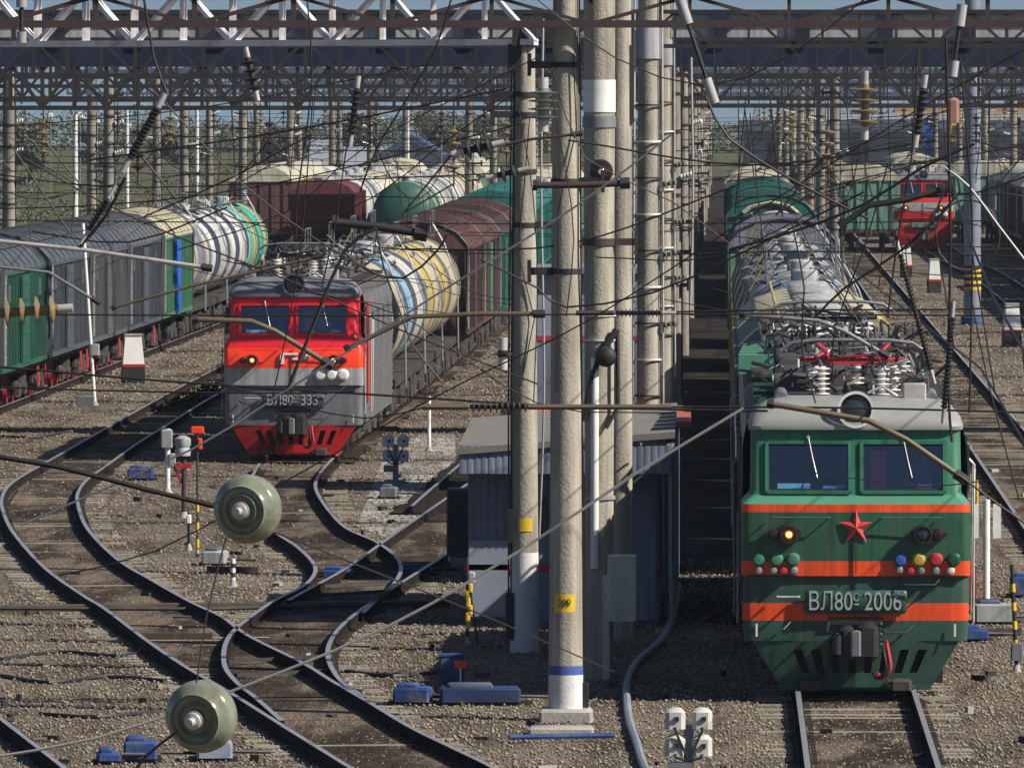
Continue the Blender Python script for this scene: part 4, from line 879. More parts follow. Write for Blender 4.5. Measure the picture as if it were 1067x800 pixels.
# masts E, F with ladder rings
def laddered(x, y, r0, r1, label):
    e = mast(x, y, h=12, r0=r0, r1=r1, label=label)
    for s in (-1, 1):
        b = MB(); b.tube([(s * (r0 + .05), -.1, 2.3), (s * (r0 + .02), -.1, 11)], .022, 6); b.build('riser_pipe', m_steel_lt, e)
    for k in range(9): clamp(e, 3.2 + k * .62, r0 + .02, .03, m_white if k % 2 else m_steel_dk)
    for z in (6.8, 5.6, 4.4): b = MB(); ribbed(b, (r0 + .05, -.1, z), (r0 + .28, -.1, z + .05), .08, 3); b.build('insulator', m_glassdisc, e)
    b = MB(); b.tube([(0, 0, 8.95), (0, 0, 9.5)], [.22, .22], 16); b.build('sleeve', m_greyl, e); return e
laddered(-1.22, 164, .21, .17, 'concrete mast with cable risers and pale rings, first of the receding row')
laddered(-1.2, 205, .20, .16, 'slimmer concrete mast with pale rings, second of the receding row')
GY = [255, 305, 355, 405, 455, 505, 560, 620, 690, 770, 860]
ordn = ['first', 'second', 'third', 'fourth', 'fifth', 'sixth', 'seventh', 'eighth', 'ninth', 'tenth', 'eleventh']
def rowmast(x, y, label, group, seed):
    rn = random.Random(seed); key = 'rowmast%d' % (seed % 3)
    if key not in WID:
        e = mast(0, 0, h=9.0, r0=.2, r1=.165, label=label, m=m_concf)
        for k in range(7): clamp(e, 3 + k * .85 + rn.random() * .3, .19, .06, arm=rn.choice((-1, 1, None)), arm_l=.2 + .25 * rn.random())
        cable(e, [(.22, 0, .3), (.2, 0, 4), (.18, 0, 9)], .02); cable(e, [(-.24, -.05, .3), (-.2, 0, 5), (-.18, 0, 9)], .025, m_steel_md)
        for k in range(3):
            b = MB(); z = 5 + k * 1.1; s = rn.choice((-1, 1)); ribbed(b, (s * .2, -.1, z), (s * .55, -.1, z + .1), .09, 4, seg=8); b.build('insulator', rn.choice((m_porcb, m_porc, m_glassdisc)), e)
        WID[key] = e
    else: e = copy_tree(WID[key])
    e.location = (x, y, 0); e.rotation_euler.z = rn.choice((0, 0, .4, -.3)); tag(e, label, 'mast', group); return e
for i, y in enumerate(GY):
    rowmast(-1.2 + .03 * i, y, 'weathered concrete mast, %s of the brown wired row right of the ringed masts' % ordn[i], 'receding row of concrete masts', i)
for i, y in enumerate(GY[1:9]):
    rowmast(-22.6, y, 'concrete mast behind the left train, %s nearest of its row' % ordn[i], 'masts behind the left train', i + 1)
for i, y in enumerate(GY[2:10]):
    rowmast(-27.2 - .1 * i, y + 12, 'concrete mast beside the grass field, %s nearest of its row' % ordn[i], 'masts beside the grass field', i + 2)
for i, y in enumerate(GY[2:9]):
    rowmast(4.3, y + 3, 'concrete mast right of the teal wagons, %s of its row' % ordn[i], 'masts right of the teal wagons', i)
for i, y in enumerate(GY[4:10]):
    rowmast(-12.0, y + 5, 'concrete mast between the far tank car rows, %s of its row' % ordn[i], 'masts between the far tank rows', i)
for i, y in enumerate(GY[4:10]):
    rowmast(15.6, y + 5, 'concrete mast at the right side of the yard, %s of its row' % ordn[i], 'masts at the right side', i)
# thin white lattice-like poles left
for i, (px, Y) in enumerate([(78, 330), (132, 470), (256, 540), (205, 430), (425, 560)]):
    e = empty('light_pole', (Q(px, 200, Y).x, Y, 0)); tag(e, 'thin whitewashed lamp pole, %s from the left among the masts' % ordn[i], 'pole', 'thin whitewashed poles'); b = MB(); b.tube([(0, 0, 0), (0, 0, 7.6)], [.11, .08], 10); b.build('shaft', m_whitewash, e)
    b = MB(); b.tube([(0, 0, 7.4), (.3, 0, 7.7), (.6, 0, 7.75)], .03, 6); b.build('arm', m_steel_md, e); b = MB(); b.rbox((.7, 0, 7.72), (.4, .2, .12), .03); b.build('lamp_head', m_steel_lt, e)
# big blue grey steel pole at the right
p = G(1013, 338)
e = empty('steel_pole', (p.x, p.y, 0)); tag(e, 'thick blue grey steel pole with a yellow and black striped band', 'pole')
b = MB(); b.tube([(0, 0, .2), (0, 0, 12)], [.31, .29], 22); b.build('shaft', mat('pole_steel', (.24, .27, .33), .45, .2, dirt=(.12, .12, .14), da=.4), e)
for k in range(4): b = MB(); b.tube([(0, 0, 1.25 + k * .22), (0, 0, 1.36 + k * .22)], .318, 22, False); b.build('warning_stripe', m_yellow, e); b = MB(); b.tube([(0, 0, 1.36 + k * .22), (0, 0, 1.47 + k * .22)], .316, 22, False); b.build('black_stripe', m_black, e)
b = MB(); b.lathe([(.42, 0), (.42, .25), (.34, .35)], (0, 0, 0), (0, 0, 1), 18); b.build('blue_foot', m_blue, e)
p = Q(1008, 245, 285); b = MB(); b.tube([p + Vector((math.cos(a) * .95, 0, math.sin(a) * 1.05)) for a in np.linspace(0, 6.28, 26)], .035, 6); o = b.build('cable_coil', m_steel_dk); tag(o, 'coil of grey cable hanging on the blue grey pole', 'cable coil')
# ---------------------------------------------------------------- gantries
def gantry(x0, x1, y, z0, z1, m, label, group=None, step=1.0, dy=.7, ch=.07, br=.04, y1=None, name='catenary_gantry'):
    e = empty(name, (0, 0, 0)); tag(e, label, 'gantry', group); y1 = y if y1 is None else y1
    L = x1 - x0; yy = lambda x: y + (y1 - y) * (x - x0) / L
    b = MB()
    for d in (0, dy):
        for z in (z0, z1): b.beam((x0, yy(x0) + d, z), (x1, yy(x1) + d, z), ch, ch)
    b.build('chords', m, e); b = MB(); n = max(2, int(round(L / step)))
    for k in range(n):
        a, c = x0 + L * k / n, x0 + L * (k + 1) / n
        for d in (0, dy):
            p, q = (z0, z1) if k % 2 else (z1, z0); b.beam((a, yy(a) + d, p), (c, yy(c) + d, q), br, br)
            b.beam((a, yy(a) + d, z0), (a, yy(a) + d, z1), br, br)
        if k % 2 == 0: b.beam((a, yy(a), z0), (c, yy(c) + dy, z0), br, br)
    b.build('bracing', m, e); return e
gantry(-14.5, -2.75, 151, 9.13, 9.98, m_truss, 'pale galvanised truss crossing the top left to the mast', y1=143.3, step=.78, ch=.09, br=.065, dy=.8)
gantry(-13.6, 6.2, 127.6, 9.29, 9.66, m_rustbrown, 'dark oxide brown crossbeam nearest the camera, over the full width', step=1.3, ch=.095, br=.045, dy=.5)
for i, y in enumerate(GY):
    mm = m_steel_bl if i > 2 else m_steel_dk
    z0 = (7.95, 8.55, 8.05, 9.0)[i % 4]; z1 = z0 + (1.15, 1.0, .85, 1.2)[i % 4]
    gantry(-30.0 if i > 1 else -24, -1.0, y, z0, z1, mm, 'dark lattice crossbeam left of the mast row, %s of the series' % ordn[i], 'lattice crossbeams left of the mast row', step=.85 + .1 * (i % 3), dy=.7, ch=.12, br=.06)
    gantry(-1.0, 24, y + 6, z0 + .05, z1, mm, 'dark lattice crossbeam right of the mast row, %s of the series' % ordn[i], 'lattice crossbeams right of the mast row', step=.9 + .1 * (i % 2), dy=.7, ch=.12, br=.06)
for i, (y, z0, z1) in enumerate([(182, 9.25, 9.9), (214, 8.75, 9.55), (278, 8.2, 9.3), (330, 9.0, 10.0), (382, 8.3, 9.2), (432, 9.3, 10.2)]):
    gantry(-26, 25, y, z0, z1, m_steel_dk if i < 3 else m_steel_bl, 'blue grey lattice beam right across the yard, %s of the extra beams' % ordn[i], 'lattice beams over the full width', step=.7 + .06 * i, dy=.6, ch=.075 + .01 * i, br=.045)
# footbridge across the yard
e = empty('footbridge', (0, 0, 0)); tag(e, 'covered footbridge with a navy girder crossing above the whole yard', 'footbridge')
yb = 232
b = MB(); b.box((0, yb + 1.5, 9.35), (90, 3.0, .5)); b.box((0, yb - .02, 9.32), (90, .12, .62)); b.build('deck_girder', m_girder, e)
b = MB()
for k in range(46): b.box((-44 + k * 2.0, yb - .12, 9.9), (.34, .12, .75))
b.box((0, yb - .1, 10.3), (90, .14, .12)); b.build('parapet_posts', m_girder, e)
b = MB(); b.box((0, yb + .02, 9.95), (90, .05, .62)); b.build('parapet_panel', m_greyl, e)
for x in (-30, 27): b = MB(); b.tube([(x, yb + 1.5, 0), (x, yb + 1.5, 9.1)], .4, 14); b.build('pier', m_conc2, e)
# ---------------------------------------------------------------- hut
m_hut = mat('hut_cladding', (.18, .22, .30), .55, var=.08, dirt=(.12, .12, .14), da=.4, streak=True)
m_hutl = mat('hut_light_panel', (.24, .28, .36), .6, var=.08, dirt=(.2, .2, .2), da=.4)
m_hutd = mat('hut_dark', (.05, .06, .08), .6); m_roofconc = mat('hut_roof', (.17, .165, .155), .85, dirt=(.2, .17, .14), da=.6); m_redtrim = mat('red_trim', (.45, .02, .03), .5); m_redroof = mat('red_tin_roof', (.38, .10, .07), .7, dirt=(.25, .2, .18), da=.5)
def corr(b, x0, x1, y, z0, z1, step=.12, m=0):
    k = int((x1 - x0) / step)
    for i in range(k): a = x0 + (x1 - x0) * i / k; b.add([(a, y, z0), (a + step * .5, y - .014, z0), (a + step, y, z0), (a + step, y, z1), (a + step * .5, y - .014, z1), (a, y, z1)], [(0, 1, 4, 5), (1, 2, 3, 4)], m)
hx, hy = -3.95, 150.5
H = empty('lineside_hut', (hx, hy, 0)); tag(H, 'blue grey corrugated lineside hut with a red stripe behind the masts', 'hut')
b = MB(); b.box((1.5, 4.0, 1.3), (3.0, 7.8, 2.6)); corr(b, 0, 3.0, .08, .1, 2.6); b.build('wall', m_hut, H)
b = MB(); b.box((.32, .04, .75), (.62, .04, 1.2)); b.build('light_panel', m_hutl, H)
b = MB(); b.box((1.5, .035, .93), (3.02, .03, .09)); b.build('red_stripe', m_redtrim, H)
b = MB(); b.add([(-.15, -.55, 2.72), (3.25, -.55, 2.98), (3.25, 8.2, 3.15), (-.15, 8.2, 2.9), (-.15, -.55, 2.82), (3.25, -.55, 3.08), (3.25, 8.2, 3.25), (-.15, 8.2, 3.0)], [(3, 2, 1, 0), (4, 5, 6, 7), (0, 1, 5, 4), (1, 2, 6, 5), (2, 3, 7, 6), (3, 0, 4, 7)]); b.build('roof', m_roofconc, H)
b = MB(); corr(b, -.12, 3.2, -.5, 2.42, 2.86, .11); b.build('fascia', m_hut, H)
b = MB(); b.beam((3.12, -.5, 2.7), (2.2, -.3, 1.95), .10, .04); b.beam((3.15, -.5, 2.85), (3.15, 7.9, 2.95), .08, .08); b.build('brace', m_steel_lt, H)
b = MB(); b.box((2.5, .03, 1.15), (.9, .04, 2.1)); b.box((2.15, 0, 1.15), (.04, .05, .12), 1); b.build('door', [m_hut, m_steel_lt], H)
b = MB(); b.box((.95, .03, 1.75), (.55, .04, .6)); b.build('window', m_lens, H)
b = MB(); b.box((3.1, 2.0, 1.3), (.05, .5, 2.6)); b.tube([(3.2, -.4, 0), (3.2, -.4, 2.9)], .05); b.build('drain_pipe', m_steel_md, H)
pc = G(478, 590); e = empty('relay_cabinet', (pc.x + .14, pc.y, 0)); tag(e, 'dark grey relay cabinet at the left wall of the hut', 'cabinet'); b = MB(); b.rbox((-.14, 0, .78), (.42, .5, 1.2), .02); b.build('case', m_hutd, e)
b = MB(); b.box((-.14, -.265, .78), (.34, .02, 1.1)); b.build('door', m_steel_dk, e); b = MB(); b.box((-.14, 0, .1), (.3, .4, .2)); b.build('plinth', m_conc2, e)
H2 = empty('signal_hut', (-1.9, 200, 0)); tag(H2, 'tall pale hut with a red line across its wall, behind the ringed mast', 'hut')
b = MB(); b.box((-.9, 2.2, 2.3), (2.2, 4, 4.6)); b.build('wall', m_hutl, H2); b = MB(); b.box((-.9, .18, 3.25), (2.22, .03, .1)); b.build('red_stripe', m_redtrim, H2); b = MB(); b.box((-.9, 2.2, 4.66), (2.5, 4.4, .12)); b.build('roof', m_hut, H2)
b = MB(); b.box((-.9, .17, 1.6), (2.2, .03, 3.1)); b.build('lower_wall', m_hut, H2)
b = MB(); b.box((-.5, .18, 3.9), (.5, .03, .5)); b.build('window', m_lens, H2)
H3 = empty('store_shed', (-1.4, 163, 0)); tag(H3, 'low shed with a faded red roof behind the lineside hut', 'shed'); b = MB(); b.box((-.5, 3, 1.35), (2.4, 6, 2.7)); b.build('wall', m_hut, H3); b = MB(); b.box((-.5, 3, 2.78), (2.8, 6.4, .1), rx=.01); b.build('roof', m_redroof, H3); b = MB(); b.box((-.9, -.02, 1.1), (.8, .05, 2)); b.build('door', m_hutd, H3)
# ---------------------------------------------------------------- cabinets, markers
def humpbox(px, py, label, s=1.0, pal=True):
    p = G(px, py); e = empty('track_cabinet', (p.x, p.y, 0), .12); tag(e, label, 'cabinet', 'white track cabinets with a red stripe')
    w = .62 * s
    b = MB(); b.box((0, 0, .25), (w * 1.1, .6, .5)); b.tube([(-w * .4, -.3, .1), (-w * .4, -.45, .0)], .05); b.build('base', m_steel_dk, e)
    b = MB(); b.box((0, 0, .53), (w * 1.12, .62, .08)); b.build('red_band', m_redtrim, e)
    b = MB(); b.box((0, 0, .98), (w * 1.05, .6, .82), taper=.74); b.build('housing', m_white, e)
    b = MB(); b.box((0, 0, 1.41), (w * .85, .5, .05)); b.build('lid', m_steel_lt, e); return e
humpbox(138, 400, 'white tapered track cabinet on a black base beside the left train', .95)
humpbox(1054, 361, 'white track cabinet with a red stripe at the right edge', .85); humpbox(973, 305, 'white track cabinet, middle one of three on the right', .75); humpbox(944, 289, 'white track cabinet with a blue base, farthest on the right', .7)
def sigcluster(px, py, label, s=1.0):
    p = G(px, py); e = empty('dwarf_signal', (p.x, p.y, 0)); tag(e, label, 'signal', 'four lamp dwarf signals seen from behind')
    for dx in (-.16, .16):
        for dz in (.95, .63):
            b = MB(); b.rbox((dx * s, 0, dz * s), (.24 * s, .2, .25 * s), .05); b.lathe([(.1 * s, 0), (.12 * s, .18), (.001, .18)], (dx * s, .1, dz * s), (0, 1, 0), 14, 0); h = b.build('lamp_housing', m_sig, e)
            b = MB(); b.box((dx * s + .02, -.11, dz * s), (.05, .03, .05)); b.tube([(dx * s, -.1, dz * s - .1), (dx * s, -.12, dz * s - .14), (0, -.1, .45 * s)], .015); b.build('latch', m_black, h)
    b = MB(); b.box((0, .02, .45 * s), (.12, .12, .85 * s)); b.box((0, .02, .06), (.4, .4, .12)); b.box((-.1, -.02, .36 * s), (.3, .2, .14)); b.build('post', m_steel_md, e); return e
sigcluster(718, 832, 'dwarf signal of four grey lamp housings at the bottom edge, left of the green locomotive')
sigcluster(412, 506, 'dwarf signal of four grey lamp housings on the pale gravel left of the hut')
b_ = G(402, 519)
m_blue_shade = mat('blue_paint_shade', (.012, .03, .10), .7, var=.3, dirt=(.05, .05, .05), da=.6)  # blue box paint made darker, with the trough's shade in the colour
def bluebox(px, py, w, label, hcol=None, h=.22, grp='blue switch machines', cat='switch machine'):
    p = G(px, py); e = empty('switch_machine', (p.x, p.y, 0), random.uniform(-.15, .15)); tag(e, label, cat, grp)
    b = MB(); b.rbox((0, 0, h / 2 + .05), (w, .45, h), .03); b.build('case', hcol or m_blue, e)
    b = MB(); b.rbox((-w * .12, 0, h + .07), (w * .55, .38, .07), .02); b.build('lid', m_steel_bl if hcol else m_blue, e)
    b = MB(); b.box((0, 0, .03), (w * 1.3, .3, .06)); b.tube([(w / 2, 0, .12), (w / 2 + .5, .15, .1)], .025); b.build('base', m_steel_dk, e); return e
bluebox(146, 501, .55, 'blue switch machine beside the signal posts on the left'); bluebox(224, 590, .42, 'small blue grey switch box in front of the left curve', m_greyl)
bluebox(145, 795, .42, 'bright blue box at the bottom edge left of the lower glass insulator'); bluebox(222, 794, .45, 'pale blue box at the bottom edge below the lower glass insulator', m_hutl)
bluebox(112, 797, .3, 'smallest blue box at the bottom edge', None, .1)
bluebox(352, 604, .5, 'blue switch machine lying behind the rail junction', None, .12); bluebox(432, 600, .6, 'blue cover plate left of the yellow fittings post', None, .1); bluebox(405, 520, .35, 'blue grey box at the foot of the dwarf signal', m_greyb, .2)
bluebox(500, 735, 1.1, 'long blue trough box in the shade under the masts', m_blue_shade, .2); bluebox(430, 735, .5, 'blue and grey switch motor beside the shaded rail', None, .2); bluebox(1036, 650, .62, 'grey switch motor beside the green locomotive', m_greyl, .28)
bluebox(1015, 668, .4, 'blue switch motor at the right of the green locomotive nose', None, .15); bluebox(1066, 622, .4, 'blue box by the striped rod at the right edge', None, .3)
p = G(471, 712); e = empty('blue_bin', (p.x, p.y, 0)); tag(e, 'upright blue metal box with a small red sign in front', 'box'); b = MB(); b.rbox((0, 0, .2), (.34, .3, .38), .02); b.build('case', m_blue, e); b = MB(); b.box((0, 0, .4), (.36, .32, .03)); b.build('lid', m_blue, e)
p = G(480, 716); e = empty('red_sign', (p.x, p.y - .2, 0)); tag(e, 'tiny red signboard on a white stick', 'sign'); b = MB(); b.box((0, 0, .33), (.17, .02, .1)); b.build('board', m_redband, e); b = MB(); b.tube([(0, .02, 0), (0, .02, .33)], .014); b.build('stick', m_white, e)
# posts
def post(px, py, hpx, label, r=.03, m=m_white, lean=0, name='marker_post', cat='post'):
    p = G(px, py); s = (py - 95) / CH; h = hpx / s; e = empty(name, (p.x, p.y, 0)); tag(e, label, cat); b = MB(); b.tube([(0, 0, 0), (lean * h, 0, h)], r, 10); b.build('shaft', m, e)
    b = MB(); b.tube([(0, 0, 0), (0, 0, .12)], [r * 2.2, r * 1.2], 10); b.build('foot', m_conc2, e); return e, h
e, h = post(98, 423, 190, 'tall thin white post leaning in front of the left train', .05, lean=-.065)
b = MB(); b.rbox((0, -.02, 1.5), (.25, .12, .3), .02); b.build('junction_box', m_greyl, e); b = MB(); b.rbox((-.25, 0, .15), (.5, .3, .25), .03); b.build('base_box', m_steel_md, e)
post(447, 471, 58, 'short white marker post left of the hut', .045)
e, h = post(174, 515, 68, 'white signal tube with a lamp head left of the red locomotive', .055)
b = MB(); b.rbox((-.02, 0, h - .2), (.24, .22, .38), .03); b.build('lamp_head', m_greyl, e); b = MB(); b.rbox((.1, -.05, .75), (.14, .1, .2), .02); b.build('side_box', m_greyl, e)
e, h = post(191, 540, 78, 'signal post with a grey lamp and red bracket beside the white tube', .05, m_rustbrown)
b = MB(); b.lathe([(.15, 0), (.16, .1), (.13, .16), (.16, .22), (.16, .34), (.06, .4), (.001, .4)], (-.02, -.02, h - .25), (0, 0, 1), 16); b.build('lamp_head', m_greyl, e); b = MB(); b.box((0, 0, h - .45), (.3, .1, .1)); b.beam((-.2, 0, h - .45), (-.05, 0, h - .8), .05); b.build('bracket', m_redtrim, e)
e, h = post(205, 580, 132, 'slender red topped rod with yellow bands in front of the red locomotive', .022, m_rustbrown)
b = MB(); b.rbox((0, 0, h), (.24, .08, .12), .02); b.rbox((.05, 0, h - .25), (.08, .08, .2), .02); b.build('red_head', m_redband, e)
for z in (.15, .45, .8): b = MB(); b.tube([(0, 0, z), (0, 0, z + .16)], .032, 8); b.build('yellow_band', m_yellow, e)
e, h = post(196, 574, 40, 'short dark stake with a white cap near the yellow banded rod', .03, m_steel_dk); b = MB(); b.rbox((0, 0, h - .12), (.09, .09, .16), .02); b.build('cap', m_white, e)
e, h = post(242, 612, 26, 'small black and white striped peg', .035, m_steel_dk)
for k in range(3): b = MB(); b.tube([(0, 0, .08 + k * .16), (0, 0, .16 + k * .16)], .045, 8); b.build('white_band', m_white, e)
e, h = post(487, 672, 70, 'rack post hung with yellow clamps beside the hut', .025, m_steel_dk)
b = MB(); b.tube([(.16, 0, 0), (.02, 0, 1.0)], .02); b.build('leg', m_steel_dk, e)
b = MB(); rn = random.Random(4)
for k in range(6): b.rbox((.04 + rn.uniform(-.05, .09), -.05, .32 + .11 * k), (.07, .08, .14), .02)
b.build('yellow_clamp', m_yellow, e); b = MB(); b.rbox((.06, -.02, h + .02), (.12, .1, .16), .03); b.build('lamp_head', m_greyl, e)
e, h = post(1060, 700, 112, 'yellow and black striped rod at the right edge', .03, m_black, -.05)
for k in range(4): b = MB(); b.tube([(-.05 * z, 0, z) for z in (.35 + k * .27, .47 + k * .27)], .036, 8); b.build('yellow_band', m_yellow, e)
b = MB(); b.rbox((0, 0, .3), (.18, .14, .26), .02); b.build('foot_box', m_greyb, e)
e, h = post(1028, 638, 118, 'white square post with a split white board right of the green locomotive', .06, m_white)
b = MB(); b.box((-.17, 0, h - .35), (.13, .03, .55)); b.box((.17, 0, h - .35), (.13, .03, .55)); b.build('board', m_white, e); b = MB(); b.box((-.22, 0, .45), (.12, .1, .5)); b.build('red_bracket', m_redtrim, e); b = MB(); b.box((0, -.05, .18), (.55, .2, .1)); b.build('foot_bar', m_rustbrown, e)
post(1018, 560, 60, 'yellow banded stake behind the split white board', .03, m_yellow)
# cross trough, blue pipe, hose, planks
p0, p1 = G(-20, 640), G(465, 633)
b = MB(); b.beam((p0.x, p0.y, .06), (p1.x, p1.y, .06), .42, .12); e = b.build('cable_trough', m_slpw); tag(e, 'long brown cable trough running across all the tracks', 'cable trough')
b = MB(); b.tube([(p0.x, p0.y - .35, .1), ((p0.x + p1.x) / 2, p0.y - .3, .09), (p1.x, p1.y - .3, .1)], .035); o = b.build('point_rod', m_under); tag(o, 'thin steel rod lying along the front of the cable trough', 'rod')
for (x0, y0, x1, y1, lab) in ((620, 774, 690, 772, 'x'),): pass
a, c = G(530, 775), G(640, 773); b = MB(); b.tube([(a.x, a.y, .08), (c.x, c.y, .08)], .035, 8); o = b.build('blue_pipe', m_blue); tag(o, 'thin blue pipe on the ground in front of the nearest mast', 'pipe')
b = MB(); pts = [G(708, 610, .3), G(702, 640, .1), G(688, 668, .06), G(664, 690, .06), G(654, 712, .06), G(655, 745, .06), G(664, 775, .06), G(672, 800, .06), G(690, 830, .06)]
b.tube(smooth_path(pts, .2), .055, 8); o = b.build('hose', mat('grey_hose', (.22, .25, .30), .5)); tag(o, 'grey hose snaking out of the shade to the bottom edge', 'hose')
p = G(585, 765); e = empty('concrete_slab', (p.x, p.y, 0)); tag(e, 'low concrete slab in front of the nearest mast', 'slab'); b = MB(); b.rbox((0, 0, .04), (.85, .5, .12), .03); b.build('slab', m_conc2, e)
rn = random.Random(9)
for k, (px, py, w, lab) in enumerate([(1010, 662, 1.6, 'old timber lying across the ballast right of the green locomotive'), (180, 668, 1.2, 'short old plank between the left rails'), (242, 598, .9, 'dark timber stub beside the striped peg')]):
    p = G(px, py); b = MB(); b.box((0, 0, .06), (w, .2, .12), rz=rn.uniform(-.05, .05)); o = b.build('timber', m_slpw, loc=(p.x, p.y, 0)); tag(o, lab, 'timber')
# small debris on the ballast
db = MB()
for k in range(220):
    x = rn.uniform(-12, 6.5); y = rn.uniform(118, 215); db.box((x, y, .05), (rn.uniform(.03, .3), rn.uniform(.03, .12), rn.uniform(.02, .1)), rn.choice((0, 0, 1, 2)), rz=rn.uniform(0, 3), rx=rn.uniform(-.3, .3))
o = db.build('debris', [m_steel_dk, m_slpw, m_conc2]); tag(o, 'scattered scraps and clips lying on the ballast', 'debris', kind='stuff')
# low cables lying on ballast
for k, (pts, lab) in enumerate([([(0, 688), (60, 680), (120, 684), (170, 676)], 'black cable lying on the gravel at the lower left'), ([(0, 705), (50, 712), (110, 706), (170, 710)], 'second black cable on the gravel at the lower left'), ([(40, 745), (100, 748), (165, 742)], 'lowest black cable on the gravel at the lower left'), ([(0, 455), (40, 456), (70, 450), (98, 452)], 'wavy cable on the gravel below the left train'), ([(360, 700), (410, 705), (460, 700)], 'cable in front of the S-shaped track')]):
    b = MB(); b.tube(smooth_path([G(a, c, .03) for a, c in pts], .3), .03, 6); o = b.build('ground_cable', m_black); tag(o, lab, 'cable')

# point machine rods between the switch rails, rail fastenings, weeds
for k, (x0, y0, x1, y1) in enumerate([(300, 632, 385, 628), (318, 622, 402, 616), (330, 612, 410, 606), (236, 690, 345, 684), (245, 704, 352, 699)]):
    a, c = G(x0, y0, .09), G(x1, y1, .09); b = MB(); b.beam(a, c, .07, .05); o = b.build('switch_rod', m_under); tag(o, '%s steel switch rod across the rails of the junction, counted from the far end' % ordn[k] if k < 3 else '%s switch rod across the rails near the crossing at the left' % ('upper' if k == 3 else 'lower'), 'rod', 'switch rods')
b = MB()
for path, sd_ in ((smooth_path([g0(p) for p in ra[4:]], .55), 1), (smooth_path([g0(p) for p in rb[4:]], .55), 1), (smooth_path([g0(p) for p in rL], .55), 1), (smooth_path([g0(p) for p in rR], .55), 1), ([Vector((1.87 - HW, 119 + .55 * k, 0)) for k in range(24)], 1), ([Vector((1.87 + HW, 119 + .55 * k, 0)) for k in range(24)], 1)):
    for i in range(1, len(path)):
        t = (path[i] - path[i - 1]).normalized(); u = Vector((t.y, -t.x, 0))
        for s_ in (-1, 1): q = path[i] + u * s_ * .12; b.box((q.x, q.y, .035), (.07, .08, .04), rz=math.atan2(-t.x, t.y))
o = b.build('rail_fastenings', m_under); tag(o, 'rail clips and bolts along the near rails', 'rail clips', kind='stuff')
wr = random.Random(12); V_ = MB(); m_weed = mat('dry_weeds', (.16, .17, .06), .9, var=.4, vs=3)
for k in range(260):
    if wr.random() < .5: c_ = G(wr.uniform(360, 470), wr.uniform(450, 700))
    else: c_ = G(wr.uniform(0, 1060), wr.uniform(400, 790))
    for j in range(7):
        a = wr.uniform(0, 6.28); h_ = wr.uniform(.03, .1); d_ = Vector((math.cos(a), math.sin(a), 0)); p_ = c_ + d_ * wr.uniform(0, .06); V_.add([p_ - d_.cross(Vector((0, 0, 1))) * .008, p_ + d_.cross(Vector((0, 0, 1))) * .008, p_ + d_ * h_ * .6 + Vector((0, 0, h_))], [(0, 1, 2)])
o = V_.build('weeds', m_weed, smooth=False); tag(o, 'sparse dry weeds growing in the ballast', 'weeds', kind='stuff')
# ---------------------------------------------------------------- overhead lines
def catenary(xf, y0, sup, label, hc=6.15, hm=7.7, y1=520):
    e = empty('overhead_line'); tag(e, label, 'overhead line', 'contact lines above the tracks')
    ys = [y for y in sup if y0 <= y <= y1]
    b = MB(); b.tube([(xf(y) + (.25 if i % 2 else -.25), y, hc) for i, y in enumerate(ys)], .0095, 5); b.build('contact_wire', m_wire, e)
    pts = []; 
    for i in range(len(ys) - 1):
        for k in range(8):
            t = k / 8; y = ys[i] + (ys[i + 1] - ys[i]) * t; z = hm - 4 * .95 * t * (1 - t); pts.append((xf(y), y, z))
            if k in (1, 3, 5, 7):
                d = MB(); xc = xf(y) + (.25 - .5 * t if i % 2 else -.25 + .5 * t); d.tube([(xf(y), y, z), (xc, y, hc)], .006, 4); d.build('dropper', m_wire, e)
    pts.append((xf(ys[-1]), ys[-1], hm)); b = MB(); b.tube(pts, .0095, 5); b.build('messenger_wire', m_wire, e); return e
sup = [28, 78, 127.9, 166, 207, 255, 305, 355, 405, 455, 505, 560]
catenary(lambda Y: 1.87, 28, sup, 'contact and messenger wires above the green locomotive')
catenary(lambda Y: 6.8, 78, sup, 'contact and messenger wires above the empty track on the right')
catenary(lambda Y: 12.0, 127, sup, 'contact and messenger wires above the shaded right hand track')
catenary(xr, 78, sup, 'contact and messenger wires above the red locomotive')
catenary(lambda Y: -14.6, 127, sup, 'contact and messenger wires above the curving track')
catenary(xl, 166, sup, 'contact and messenger wires above the grey covered wagons', y1=455)
catenary(lambda Y: -4.6, 127, sup, 'contact and messenger wires above the shaded track beside the masts')
# fixing cables across the tracks at each support
for i, y in enumerate([166, 207, 255, 305, 355, 405, 455]):
    for z, nm in ((6.35, 'lower'), (7.35, 'upper')):
        b = MB(); x0, x1 = (-22.6, 15.6); b.tube([(x0 + (x1 - x0) * k / 12, y + .3, z - .25 * math.sin(math.pi * k / 12)) for k in range(13)], .011, 5); o = b.build('cross_wire', m_wire); tag(o, '%s fixing cable strung across the whole yard at the %s mast pair' % (nm, ordn[i]), 'wire', 'fixing cables across the yard')
